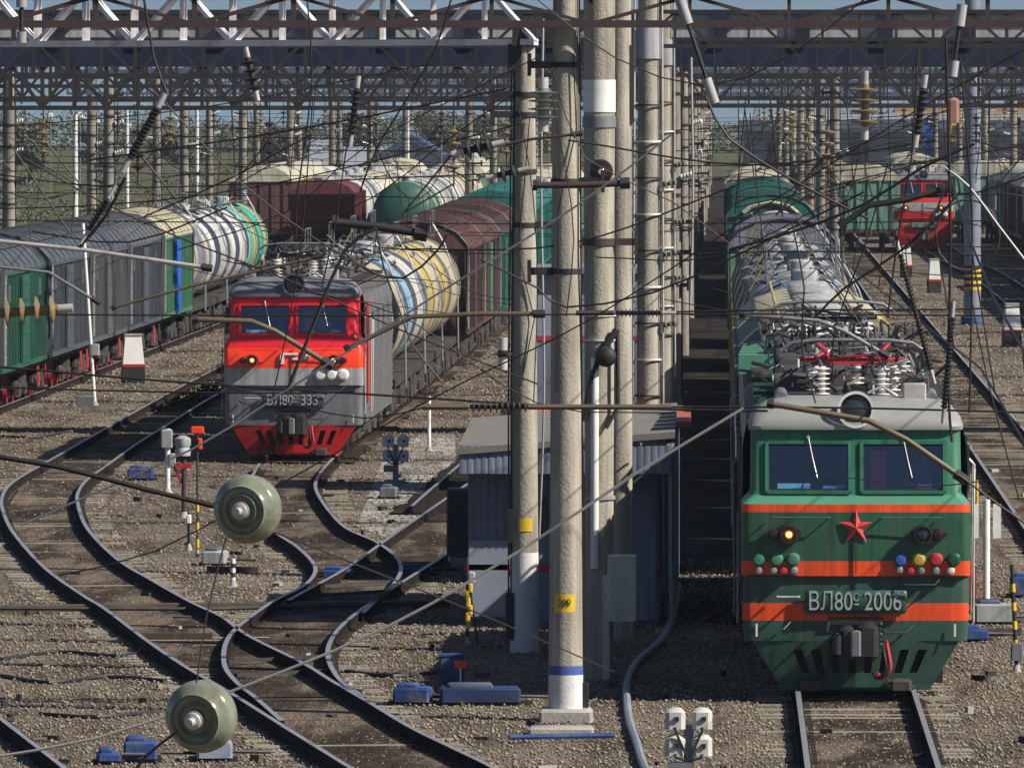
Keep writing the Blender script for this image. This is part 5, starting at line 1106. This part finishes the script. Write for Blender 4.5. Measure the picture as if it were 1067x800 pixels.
# hanging insulator strings under gantries
rn = random.Random(5)
TR = [(lambda Y: 1.87), (lambda Y: 6.8), (lambda Y: 12.0), xr, (lambda Y: -14.6), xl, (lambda Y: -4.6)]
tn = ['green locomotive track', 'empty right hand track', 'shaded right hand track', 'red locomotive track', 'curving track', 'covered wagon track', 'shaded mast side track']
for i, y in enumerate(sup[3:10]):
    for j, f in enumerate(TR):
        key = 'hang%d' % (j % 2)
        if key not in WID:
            e = empty('hanging_insulator'); b = MB(); ribbed(b, (0, 0, .25), (0, 0, -.55), .125, 4, .2, seg=12); b.build('discs', m_porcb if j % 2 else m_amber, e); b = MB(); b.tube([(0, 0, .7), (0, 0, .2)], .015); b.build('rod', m_wire, e); b = MB(); b.tube([(0, 0, -.55), (0, 0, -.8)], .015); b.build('rod', m_wire, e)
            b = MB(); b.tube([(0, 0, -.2), (.9, 0, -1.3), (.1, 0, -1.45)], .022); b.tube([(0, 0, -.75), (.85, 0, -1.25)], .016); b.build('steady_arm', m_steel_dk, e); WID[key] = e
        else: e = copy_tree(WID[key])
        e.location = (f(y), y, 7.55); e.rotation_euler.z = 0 if (i + j) % 2 else math.pi
        tag(e, 'insulator string with steady arm over the %s, %s support' % (tn[j], ordn[i]), 'insulator', 'insulator strings under the crossbeams')
# individual wires, struts and insulators in the foreground: (pixels, distance, radius, material, label)
def W(pts, Y, r, m, label, name='overhead_wire', cat='wire', sag=False, grp=None):
    Ys = Y if isinstance(Y, (list, tuple)) else [Y] * len(pts); P = [Q(a, b_, y) for (a, b_), y in zip(pts, Ys)]
    if len(P) > 2: P = smooth_path(P, .4)
    b = MB(); b.tube(P, r, 6); o = b.build(name, m); tag(o, label, cat, grp); return o
D, LT = m_wire, m_wire_lt
W([(-20, 328), (400, 329), (700, 327), (1090, 329)], 100, .010, D, 'thin wire crossing the full width just below the red locomotive windows')
W([(-20, 381), (180, 398), (400, 412), (600, 424), (800, 428)], 96, .013, D, 'sagging wire crossing in front of the red locomotive number plate')
W([(-20, 474), (60, 487), (150, 510), (232, 530)], 36.2, .011, D, 'wire from the left edge to the upper glass disc insulator')
W([(228, 532), (500, 640), (640, 700)], [36.2, 50, 60], .004, D, 'faint wire passing behind the upper glass disc')
W([(60, 600), (160, 575), (300, 500), (460, 410), (620, 330), (820, 200), (980, 100), (1090, 40)], [90] * 8, .008, D, 'thin wire rising from lower left to upper right over the hut')
W([(-20, 792), (100, 770), (230, 725), (400, 655), (540, 575), (660, 495), (775, 425)], 82, .014, LT, 'pale stay cable rising from the lower left to the green locomotive roof')
W([(20, 548), (200, 468), (290, 412), (450, 310), (600, 215), (700, 140)], 80, .010, m_steel_md, 'pale stay cable crossing the red locomotive towards the mast tops')
W([(0, 404), (140, 408), (300, 410), (370, 408)], 95, .010, D, 'dark wire level with the red locomotive number plate')
W([(445, 424), (380, 436), (300, 420), (200, 390)], 95, .008, D, 'slack wire left of the ribbed rod insulator')
W([(700, 424), (760, 424), (900, 425), (1090, 430)], 95, .012, D, 'wire continuing right over the green locomotive roof')
W([(700, 325), (800, 323), (1000, 322), (1090, 318)], 95, .010, D, 'wire right of the horizontal ribbed insulator')
W([(700, 265), (850, 262), (1090, 268)], 110, .009, D, 'thin wire across the far tank roofs on the right')
W([(-20, 180), (120, 195), (300, 190), (540, 180)], 140, .012, D, 'dark wire crossing the left masts')
W([(25, 165), (100, 208), (180, 245), (300, 292), (420, 345), (560, 400)], 110, .011, D, 'wire falling from the upper left over the tank cars')
W([(-20, 218), (80, 215), (200, 205), (330, 182), (540, 130)], 120, .010, D, 'curved wire over the left train roofs')
W([(150, 0), (160, 60), (175, 100)], 85, .013, D, 'hanger wire from the top edge to the long insulator string')
W([(170, 105), (250, 190), (330, 250), (400, 290)], 85, .008, D, 'thin wire trailing down right from the long insulator string')
W([(130, 185), (110, 225), (82, 258)], 85, .016, D, 'dark strap from the insulator string to the pale cantilever tube')
W([(82, 258), (65, 232), (40, 195), (10, 150)], 86, .009, D, 'wire rising left from the cantilever joint')
W([(320, 0), (325, 90), (310, 200), (308, 250)], 90, .009, D, 'long vertical hanger above the red locomotive')
W([(470, 0), (450, 60), (395, 150), (375, 200)], 92, .010, D, 'slanting hanger above the tank cars')
W([(372, 110), (360, 160), (350, 230), (335, 300)], 92, .008, D, 'thin slanting hanger over the red locomotive roof')
W([(298, 410), (330, 330), (360, 260), (392, 238)], 90, .019, m_steel_dk, 'dark perforated strap slanting up over the red locomotive')
W([(392, 238), (400, 280), (415, 320), (430, 360), (462, 400)], 90, .010, D, 'wire falling right of the yoke above the tank cars')
W([(282, 420), (302, 330), (315, 240), (326, 100)], 90, .007, D, 'thin vertical wire in front of the red locomotive')
W([(340, 245), (380, 280), (420, 290), (455, 262), (465, 245)], 90, .012, D, 'looping jumper wire below the dark yoke')
W([(180, 262), (300, 220), (385, 150), (560, 60)], 115, .008, D, 'thin wire rising over the tank cars')
W([(205, 210), (290, 240), (390, 205), (460, 150), (540, 95)], 118, .009, D, 'sagging wire between the left masts and the pale truss')
W([(538, 100), (555, 200), (560, 300), (556, 420)], 120, .008, D, 'thin cable hanging beside the left concrete mast')
W([(575, 100), (590, 180), (598, 250), (590, 330)], 110, .008, D, 'thin cable crossing the nearest mast')
W([(575, 70), (610, 165), (700, 210), (860, 330), (960, 395)], 110, .008, D, 'thin wire slanting down right from the nearest mast')
W([(500, 270), (560, 300), (590, 320), (680, 305), (770, 265), (900, 200)], 108, .013, D, 'black wire knot passing in front of the masts')
W([(300, 300), (420, 330), (560, 420), (700, 430)], 105, .008, D, 'thin wire left of the masts at half height')
W([(735, 100), (760, 145), (830, 190), (905, 228)], 88, .014, D, 'dark wire from the hanging chain to the right hand yoke')
W([(760, 260), (830, 240), (900, 213), (960, 175), (1015, 150)], 88, .015, D, 'dark wire rising right from the teal wagon')
W([(1090, 175), (1020, 200), (960, 205), (900, 215)], 88, .010, D, 'wire from the right edge to the right hand yoke')
W([(985, 40), (988, 140), (990, 250), (988, 400), (992, 460)], 86, .014, D, 'long dark vertical hanger at the right')
W([(955, 60), (950, 160), (935, 250), (925, 330)], 90, .010, D, 'slanting hanger over the far red locomotive')
W([(1000, 60), (1010, 180), (1013, 260), (1010, 430)], 84, .010, D, 'thin vertical hanger beside the blue grey pole')
W([(1010, 300), (1030, 400), (1062, 520)], 84, .008, D, 'thin wire fanning down right of the pole')
W([(985, 175), (1010, 195), (1040, 235), (1090, 300)], 86, .013, m_steel_md, 'pale strut slanting down to the right edge')
W([(985, 170), (1000, 200), (940, 260), (880, 300), (850, 330)], 88, .013, D, 'black jumper loop over the tank roofs')
W([(925, 170), (900, 260), (870, 340), (868, 400)], 92, .008, D, 'thin wire in front of the silver tank cars')
W([(830, 225), (850, 270), (880, 310), (925, 390)], 92, .009, D, 'thin stay over the hopper wagons')
W([(825, 232), (838, 300), (835, 360), (850, 420)], 92, .009, D, 'thin stay left over the green locomotive roof')
W([(740, 135), (800, 175), (900, 150), (1000, 110), (1090, 95)], 130, .009, D, 'thin wire between the right hand masts')
W([(1000, 495), (1040, 525), (1090, 560)], 84, .012, D, 'wire leaving the green cantilever end to the right edge')
W([(830, 490), (890, 498), (960, 507), (1030, 500)], 84, .006, D, 'thin wire across the green locomotive windscreens')
W([(560, 0), (640, 60), (735, 90), (820, 60), (900, 0)], 115, .010, D, 'slack wire under the brown crossbeam')
W([(566, 20), (564, 200), (567, 400), (562, 560)], 141, .02, LT, 'pale thin cable running down between the two left masts')
W([(720, 60), (722, 200), (719, 330)], 190, .03, LT, 'pale pipe hanging in the receding mast row')
# tubes
def strut(pts, Y, r, m, label, ends=True):
    Ys = Y if isinstance(Y, (list, tuple)) else [Y] * len(pts); P = [Q(a, b_, y) for (a, b_), y in zip(pts, Ys)]
    e = empty('cantilever_arm'); tag(e, label, 'cantilever arm'); b = MB(); b.tube(P, r, 10); b.build('tube', m, e)
    if ends:
        b = MB(); d = (P[-1] - P[-2]).normalized(); b.tube([P[-1] - d * .05, P[-1] + d * .08], r * 1.7, 8); b.tube([P[0] - (P[1] - P[0]).normalized() * .06, P[0]], r * 1.6, 8); b.build('end_fitting', m_steel_dk, e)
    return e
m_tubebr = mat('brown_tube', (.14, .11, .075), .5, .3, var=.2, dirt=(.2, .12, .07), da=.4)
strut([(-25, 249), (90, 261), (214, 279)], 118, .028, m_steel_lt, 'pale cantilever tube in front of the grey covered wagons')
strut([(-25, 276), (50, 284), (98, 313)], 116, .02, m_steel_md, 'thin bent registration tube at the left edge')
strut([(206, 333), (262, 335), (286, 345), (340, 378)], 100, .03, m_tubebr, 'brown bent arm across the red locomotive windscreens')
strut([(364, 362), (430, 330), (500, 327), (560, 327)], 100, .026, m_tubebr, 'brown bent arm right of the red locomotive')
strut([(806, 421), (905, 438), (945, 458), (1000, 496)], 86, .028, m_tubebr, 'brown bent arm across the green locomotive windscreens')
strut([(776, 328), (853, 334), (880, 345), (920, 368)], 110, .026, m_steel_md, 'grey bent arm above the green locomotive roof')
strut([(120, 320), (200, 298), (330, 268)], 120, .02, m_tubebr, 'thin brown arm in front of the covered wagons')
strut([(352, 232), (392, 236), (437, 243)], 96, .045, m_steel_dk, 'short dark yoke bar above the tank cars')
strut([(880, 232), (905, 214), (945, 208), (985, 196)], 88, .03, m_steel_dk, 'thick dark yoke bar right of centre')
strut([(560, 193), (600, 193), (650, 191)], 126, .045, m_rustbrown, 'rusty bracket clamped between the central masts')
strut([(486, 158), (555, 145), (600, 140)], 120, .02, m_rustbrown, 'rusty rod left of the central masts')
# insulator objects
def ins(p0, p1, Y, r, n, m, label, core=.45, caps=True, seg=18):
    e = empty('insulator_string'); tag(e, label, 'insulator'); a = Q(*p0, Y if not isinstance(Y, tuple) else Y[0]); c = Q(*p1, Y if not isinstance(Y, tuple) else Y[1])
    b = MB(); ribbed(b, a, c, r, n, core, seg=seg); b.build('discs', m, e); d = (c - a).normalized()
    if caps: b = MB(); b.tube([a - d * .14, a], r * core * .9, 10); b.tube([c, c + d * .14], r * core * .9, 10); b.build('end_cap', m_steel_lt, e)
    return e
ins((490, 424), (550, 424), 95, .055, 10, m_black, 'black ribbed rod insulator lying level left of the masts', .4)
ins((642, 326), (690, 326), 95, .045, 12, m_porcb, 'dark ribbed rod insulator level with the pale mast drum', .5)
W([(550, 424), (620, 424), (700, 424)], 95, .03, m_tubebr, 'brown rod right of the black ribbed insulator', name='tie_rod', cat='rod'); W([(440, 424), (488, 424)], 95, .035, m_tubebr, 'brown rod left of the black ribbed insulator', name='tie_rod', cat='rod')
W([(600, 326), (640, 326)], 95, .03, m_rustbrown, 'short rod left of the level dark insulator', name='tie_rod', cat='rod')
ins((-18, 328), (60, 322), 92, .135, 5, m_amber, 'row of yellowish discs at the left edge', .35)
ins((164, 112), (135, 165), 85, .045, 14, m_black, 'long black ribbed insulator slanting over the left masts', .7)
ins((112, 207), (92, 240), 85, .05, 8, m_black, 'ribbed insulator slanting to the cantilever joint', .4)
ins((483, 158), (513, 151), 112, .12, 3, m_black, 'three black discs left of the central masts', .35)
ins((518, 183), (540, 178), 118, .1, 2, m_black, 'two black discs against the left mast', .35)
ins((566, 92), (566, 126), 125, .2, 4, m_glassdisc, 'stack of greenish discs left of the nearest mast', .4)
ins((901, 88), (901, 132), 100, .15, 4, m_amber, 'hanging string of amber discs over the right yard', .3)
ins((962, 92), (955, 140), 100, .06, 8, m_black, 'black ribbed string right of the amber discs', .6)
ins((992, 330), (984, 425), 86, .04, 22, m_black, 'long black corrugated insulator over the green locomotive roof', .6)
ins((938, 265), (970, 385), 92, .036, 30, m_steel_dk, 'grey beaded chain insulator slanting to the green locomotive', .6)
ins((258, 60), (266, 95), 130, .11, 4, m_black, 'dark hanging discs under the pale truss', .4)
ins((372, 92), (366, 140), 110, .07, 8, m_black, 'dark slim insulator string over the tank rows', .5)
ins((524, 365), (524, 372), 105, .12, 1, m_porcb, 'single dark disc beside the left mast', .5)
def glassdisc(px, py, Y, ax, label):
    e = empty('glass_disc_insulator'); tag(e, label, 'insulator', 'large glass discs hanging close to the camera'); c = Q(px, py, Y); r = .131; a = Vector(ax).normalized()
    b = MB(); b.lathe([(.02, -.035), (.035, -.036), (.038, -.012), (.052, -.012), (.06, -.026), (.068, -.012), (.084, -.010), (.092, -.024), (.100, -.008), (.118, .004), (.129, .022), (r, .05), (.126, .078), (.11, .098), (.08, .108), (.05, .112), (.02, .112)], c, a, 44); b.build('glass_shell', m_glassdisc, e)
    b = MB(); b.lathe([(.001, -.075), (.014, -.075), (.016, -.05), (.03, -.045), (.034, -.03), (.001, -.02)], c, a, 20); b.build('pin', m_steel_lt, e)
    b = MB(); b.lathe([(.001, .11), (.045, .112), (.05, .15), (.03, .17), (.001, .17)], c, a, 20); b.build('cap', m_steel_md, e); return e
glassdisc(253, 532, 36, (.34, 1, .06), 'upper greenish glass disc insulator seen almost end on, large in front of the tracks')
glassdisc(204, 750, 34, (.34, 1, .16), 'lower greenish glass disc insulator near the bottom left')
W([(185, 762), (150, 790), (120, 830)], 33.8, .006, D, 'thin wire hanging below the lower glass disc')
W([(204, 712), (215, 640), (235, 560)], [34, 35, 36], .003, D, 'hair thin wire between the two glass discs')
# hanging chains near top right
def chain(px0, py0, px1, py1, Y, label):
    e = empty('tension_link'); tag(e, label, 'tension link'); a = Q(px0, py0, Y); c = Q(px1, py1, Y)
    b = MB(); b.tube([a, a + (c - a) * .3], .055, 10); b.tube([a + (c - a) * .78, c], .05, 10); b.build('sleeve', m_greyl, e); b = MB(); b.tube([a + (c - a) * .3, a + (c - a) * .78], .022, 8); b.build('rod', m_black, e); return e
chain(705, -10, 745, 108, 95, 'dark tension rod with pale sleeves hanging right of the masts')
chain(1002, 5, 992, 80, 95, 'pale sleeved rod at the top right'); chain(22, -8, 22, 45, 95, 'pale sleeve hanging at the top left corner')
p = Q(993, 115, 98); b = MB(); b.rbox(p, (.12, .1, .26), .03); o = b.build('terracotta_weight', mat('terracotta', (.28, .15, .11), .8)); tag(o, 'terracotta coloured weight hanging before the steel pole', 'weight')
# thin tangle: many fine wires across the yard
rn = random.Random(77)
for k in range(34):
    x0 = rn.uniform(-50, 1000); y0 = rn.uniform(120, 300); x1 = x0 + rn.uniform(150, 520) ; y1 = y0 + rn.uniform(-90, 90); sg = rn.uniform(0, 30)
    W([(x0, y0), ((x0 + x1) / 2, (y0 + y1) / 2 + sg), (x1, y1)], rn.uniform(120, 260), rn.uniform(.007, .014), D, 'one of many thin slack wires tangled between the masts over the far trains', grp='tangle of thin wires over the far trains')
for k in range(26):
    x0 = rn.choice((rn.uniform(0, 540), rn.uniform(740, 1060))); y0 = rn.uniform(70, 130); l = rn.uniform(60, 170)
    W([(x0, y0), (x0 + rn.uniform(-18, 18), y0 + l)], rn.uniform(120, 280), rn.uniform(.008, .015), D, 'one of many thin hangers dropping from the lattice crossbeams', grp='thin hangers under the crossbeams')
# ---------------------------------------------------------------- far background
def leafmass(name, boxes, n, size, mats, label, kind, seed):
    rng = np.random.default_rng(seed); V = []; per = n // len(boxes)
    for (cx, cy, cz, rx, ry, rz) in boxes:
        d = rng.normal(size=(per, 3)); d /= np.linalg.norm(d, axis=1)[:, None]; rad = rng.uniform(.35, 1, per)[:, None] ** .5; V.append(np.array([cx, cy, cz]) + d * rad * np.array([rx, ry, rz]))
    C_ = np.concatenate(V); n = len(C_); s = rng.uniform(*size, n)[:, None]
    a = rng.normal(size=(n, 3)); a /= np.linalg.norm(a, axis=1)[:, None]; t = np.cross(a, rng.normal(size=(n, 3))); t /= np.linalg.norm(t, axis=1)[:, None]
    co = np.stack([C_ + a * s, C_ + t * s * .6, C_ - a * s, C_ - t * s * .6], 1).reshape(-1, 3)
    me = bpy.data.meshes.new(name); me.vertices.add(n * 4); me.vertices.foreach_set('co', co.reshape(-1)); me.loops.add(n * 4); me.loops.foreach_set('vertex_index', np.arange(n * 4, dtype=np.int32)); me.polygons.add(n); me.polygons.foreach_set('loop_start', np.arange(n, dtype=np.int32) * 4); me.update(calc_edges=True)
    for q in mats: me.materials.append(q)
    me.polygons.foreach_set('material_index', rng.integers(0, len(mats), n).astype(np.int32)); return me
lf = [mat('leaf_dark', (.06, .08, .04), .8, var=.3, vs=.3), mat('leaf_mid', (.09, .11, .055), .8, var=.3, vs=.3), mat('leaf_pale', (.11, .12, .07), .8, var=.3, vs=.3), mat('twig_grey', (.12, .115, .10), .9, var=.3, vs=.3)]
rn = random.Random(2); bx = []
x = -260
while x < 330:
    w = rn.uniform(6, 14); hh = rn.uniform(2.4, 5.2) + (1.4 if rn.random() < .15 else 0); bx.append((x, 1350 + rn.uniform(-60, 120), hh * .5, w, 8, hh * .55)); x += w * .55
me = leafmass('far_woodland', bx, 110000, (.16, .42), lf, '', '', 3); o = bpy.data.objects.new('far_woodland', me); COL.objects.link(o); tag(o, 'hazy belt of grey green woodland along the horizon', 'woodland', kind='stuff')
def tree(x, y, h, r, label, seed, grp=None):
    rr = random.Random(seed); e = empty('tree', (x, y, 0)); tag(e, label, 'tree', grp); b = MB(); b.tube([(0, 0, 0), (.1, 0, h * .4), (0, 0, h * .85)], [r * .09, r * .06, .03], 8)
    for k in range(7): a = rr.uniform(0, 6.28); z = h * rr.uniform(.25, .6); b.tube([(0, 0, z), (math.cos(a) * r * .6, math.sin(a) * r * .6, z + h * .2)], [r * .035, .02], 5)
    b.build('trunk', lf[3], e); bxs = [(rr.uniform(-.5, .5) * r, rr.uniform(-.5, .5) * r, h * rr.uniform(.4, .85), r * rr.uniform(.3, .55), r * rr.uniform(.3, .55), h * rr.uniform(.1, .2)) for _ in range(12)]
    me = leafmass('crown', bxs, 5200, (.07, .2), lf[1:], '', '', seed); o = bpy.data.objects.new('crown', me); COL.objects.link(o); o.parent = e; return e
tl = ['bushy tree left of the gabled house', 'taller tree just right of the house roof', 'rounded tree beside the left mast', 'olive tree beyond the grass field at the left', 'low tree among the left masts', 'small tree above the maroon hoppers', 'dark tree at the far left', 'pale tree beyond the storage rows on the right', 'tree behind the right hand masts', 'round tree left of the crane']
for k, (px, Y, h) in enumerate([(372, 900, 6.6), (455, 980, 7.2), (500, 940, 6.6), (100, 860, 5.8), (190, 820, 5.8), (300, 900, 5.6), (30, 800, 6), (800, 1000, 5.6), (860, 950, 5.8), (925, 1020, 5.6)]):
    tree(Q(px, 0, Y).x, Y, h, 2.6 + (k % 3) * .7, tl[k], 40 + k)
m_hw = mat('house_wall', (.42, .44, .50), .8); m_hr = mat('house_roof_blue', (.05, .075, .14), .6); m_hr2 = mat('shed_roof_grey', (.27, .29, .33), .6, var=.15, vs=.4)
def house(x, y, w, d, hw, hr, wall, roof, label, ridge_y=True):
    e = empty('house', (x, y, 0)); tag(e, label, 'building'); b = MB(); b.box((0, d / 2, hw / 2), (w, d, hw)); b.prism([(-w / 2, hw), (w / 2, hw), (0, hw + hr)] if ridge_y else [(-w / 2, hw), (w / 2, hw), (w / 2, hw + .01), (-w / 2, hw + .01)], (0, 0, 0), (1, 0, 0), (0, 0, 1), (0, d, 0)); b.build('wall', wall, e)
    b = MB()
    if ridge_y:
        for s in (-1, 1): b.add([(s * (w / 2 + .5), -.6, hw - .2), (0, -.6, hw + hr + .12), (0, d + .6, hw + hr + .12), (s * (w / 2 + .5), d + .6, hw - .2), (s * (w / 2 + .5), -.6, hw - .5), (0, -.6, hw + hr - .5), (0, d + .6, hw + hr - .5), (s * (w / 2 + .5), d + .6, hw - .5)], [(0, 1, 2, 3), (4, 5, 6, 7), (0, 1, 5, 4), (0, 3, 7, 4)])
    else: b.add([(-w / 2 - .5, -.6, hw - .2), (w / 2 + .5, -.6, hw - .2), (w / 2, d / 2, hw + hr), (-w / 2, d / 2, hw + hr), (w / 2 + .5, d + .6, hw - .2), (-w / 2 - .5, d + .6, hw - .2)], [(0, 1, 2, 3), (3, 2, 4, 5), (0, 3, 5), (1, 2, 4)])
    b.build('roof', roof, e)
    nwin = max(2, int(w / 3))
    for k in range(nwin): b = MB(); b.box((-w / 2 + w * (k + .5) / nwin, -.03, hw * .55), (1.0, .08, 1.1)); b.build('window', m_lens, e)
    return e
Yh = 800
house(Q(428, 0, Yh).x, Yh, 7.6, 12, 2.4, 2.3, m_hw, m_hr, 'pale blue house with a navy gable facing the yard')
house(Q(365, 0, Yh).x, Yh + 3, 7.5, 12, 1.9, 1.8, m_hw, m_hr2, 'long grey roofed shed left of the gabled house', False)
house(Q(487, 0, Yh).x, Yh + 6, 5.0, 14, 1.3, 1.9, m_hw, m_hr2, 'low building with a sunlit roof right of the gabled house')
house(Q(318, 0, 900).x, 900, 6, 10, 2.6, 1.2, m_hw, m_hr2, 'small grey building at the left of the long shed', False)
e = empty('warehouse', (0, 0, 0)); tag(e, 'long low warehouse with a navy roof edge behind the right yard', 'building'); a = Q(775, 0, 900).x; c = Q(1150, 0, 900).x
b = MB(); b.box(((a + c) / 2, 912, 2.3), (c - a, 24, 4.6)); b.build('wall', mat('warehouse_wall', (.22, .25, .28), .7, var=.3, vs=.2), e); b = MB(); b.box(((a + c) / 2, 911, 5.15), (c - a + 1, 26, 1.1)); b.build('roof_edge', m_steel_bl, e); b = MB(); b.box(((a + c) / 2, 912, 5.9), (c - a + 1, 20, .4)); b.build('roof', m_hw, e)
for k in range(8): b = MB(); b.box((a + 3 + k * (c - a - 6) / 7, 899.9, 2.4), (1.6, .2, 2.2)); b.build('window', m_lens, e)
# gantry crane at the right
Yc = 700; e = empty('gantry_crane', (0, 0, 0)); tag(e, 'tan and blue gantry crane above the right hand yard', 'crane')
a = Q(932, 0, Yc).x; c = Q(1110, 0, Yc).x
b = MB(); b.box(((a + c) / 2, Yc, 7.15), (c - a, 1.2, .55)); b.build('bridge_girder', mat('crane_tan', (.40, .26, .13), .6), e); b = MB(); b.box(((a + c) / 2, Yc - .1, 6.65), (c - a, 1.0, .4)); b.build('lower_girder', P_roofcream, e)
for px in (968, 1058): x = Q(px, 0, Yc).x; b = MB(); b.box((x, Yc, 3.2), (.7, .7, 6.5)); b.box((x, Yc + 1, 7.9), (1.6, 1.2, .9)); b.build('leg', P_blue if px == 968 else m_rustbrown, e)
for px, z in ((998, 5.6), (948, 2.6)): x = Q(px, 0, Yc).x; b = MB(); b.rbox((x, Yc - .9, z), (1.3, 1.2, 1.6), .1); b.box((x, Yc - 1.52, z), (.8, .04, .6), 1); b.build('trolley_cab', [m_yellow, m_lens], e)
# lamp clusters far left (bright floodlights)
for k, (px, py) in enumerate([(52, 120), (83, 119), (118, 122), (101, 126), (134, 131), (186, 131), (425, 102), (460, 106)]):
    p = Q(px, py, 760); e = empty('floodlight', (p.x, 760, 0)); tag(e, 'distant white floodlight glinting over the field, %s from the left' % ordn[k], 'floodlight', 'distant floodlights'); b = MB(); b.tube([(0, 0, 0), (0, 0, p.z)], .06, 6); b.build('pole', m_steel_md, e); b = MB(); b.rbox((0, 0, p.z), (.4, .2, .3), .04); b.build('lamp_head', m_white, e)
# bushes along the field edge
bx = [(rn.uniform(-70, -24), rn.uniform(560, 900), .5, rn.uniform(1, 3), 2, rn.uniform(.4, 1.3)) for _ in range(34)]
me = leafmass('bushes', bx, 16000, (.05, .14), lf[1:], '', '', 8); o = bpy.data.objects.new('bushes', me); COL.objects.link(o); tag(o, 'scrubby bushes and dry grass over the field behind the masts', 'bushes', kind='stuff')
# ---------------------------------------------------------------- air
hz = MB(); hz.box((-20, 760, 15), (900, 1760, 44)); o = hz.build('haze', []); o['kind'] = 'stuff'; o['label'] = 'thin bluish air haze over the yard'
m = bpy.data.materials.new('haze'); m.use_nodes = True; n = m.node_tree.nodes; n.remove(n['Principled BSDF']); v = n.new('ShaderNodeVolumePrincipled'); v.inputs['Color'].default_value = (.75, .84, 1, 1); v.inputs['Density'].default_value = .00008; v.inputs['Anisotropy'].default_value = .2
m.node_tree.links.new(v.outputs[0], n['Material Output'].inputs['Volume']); o.data.materials.clear(); o.data.materials.append(m)
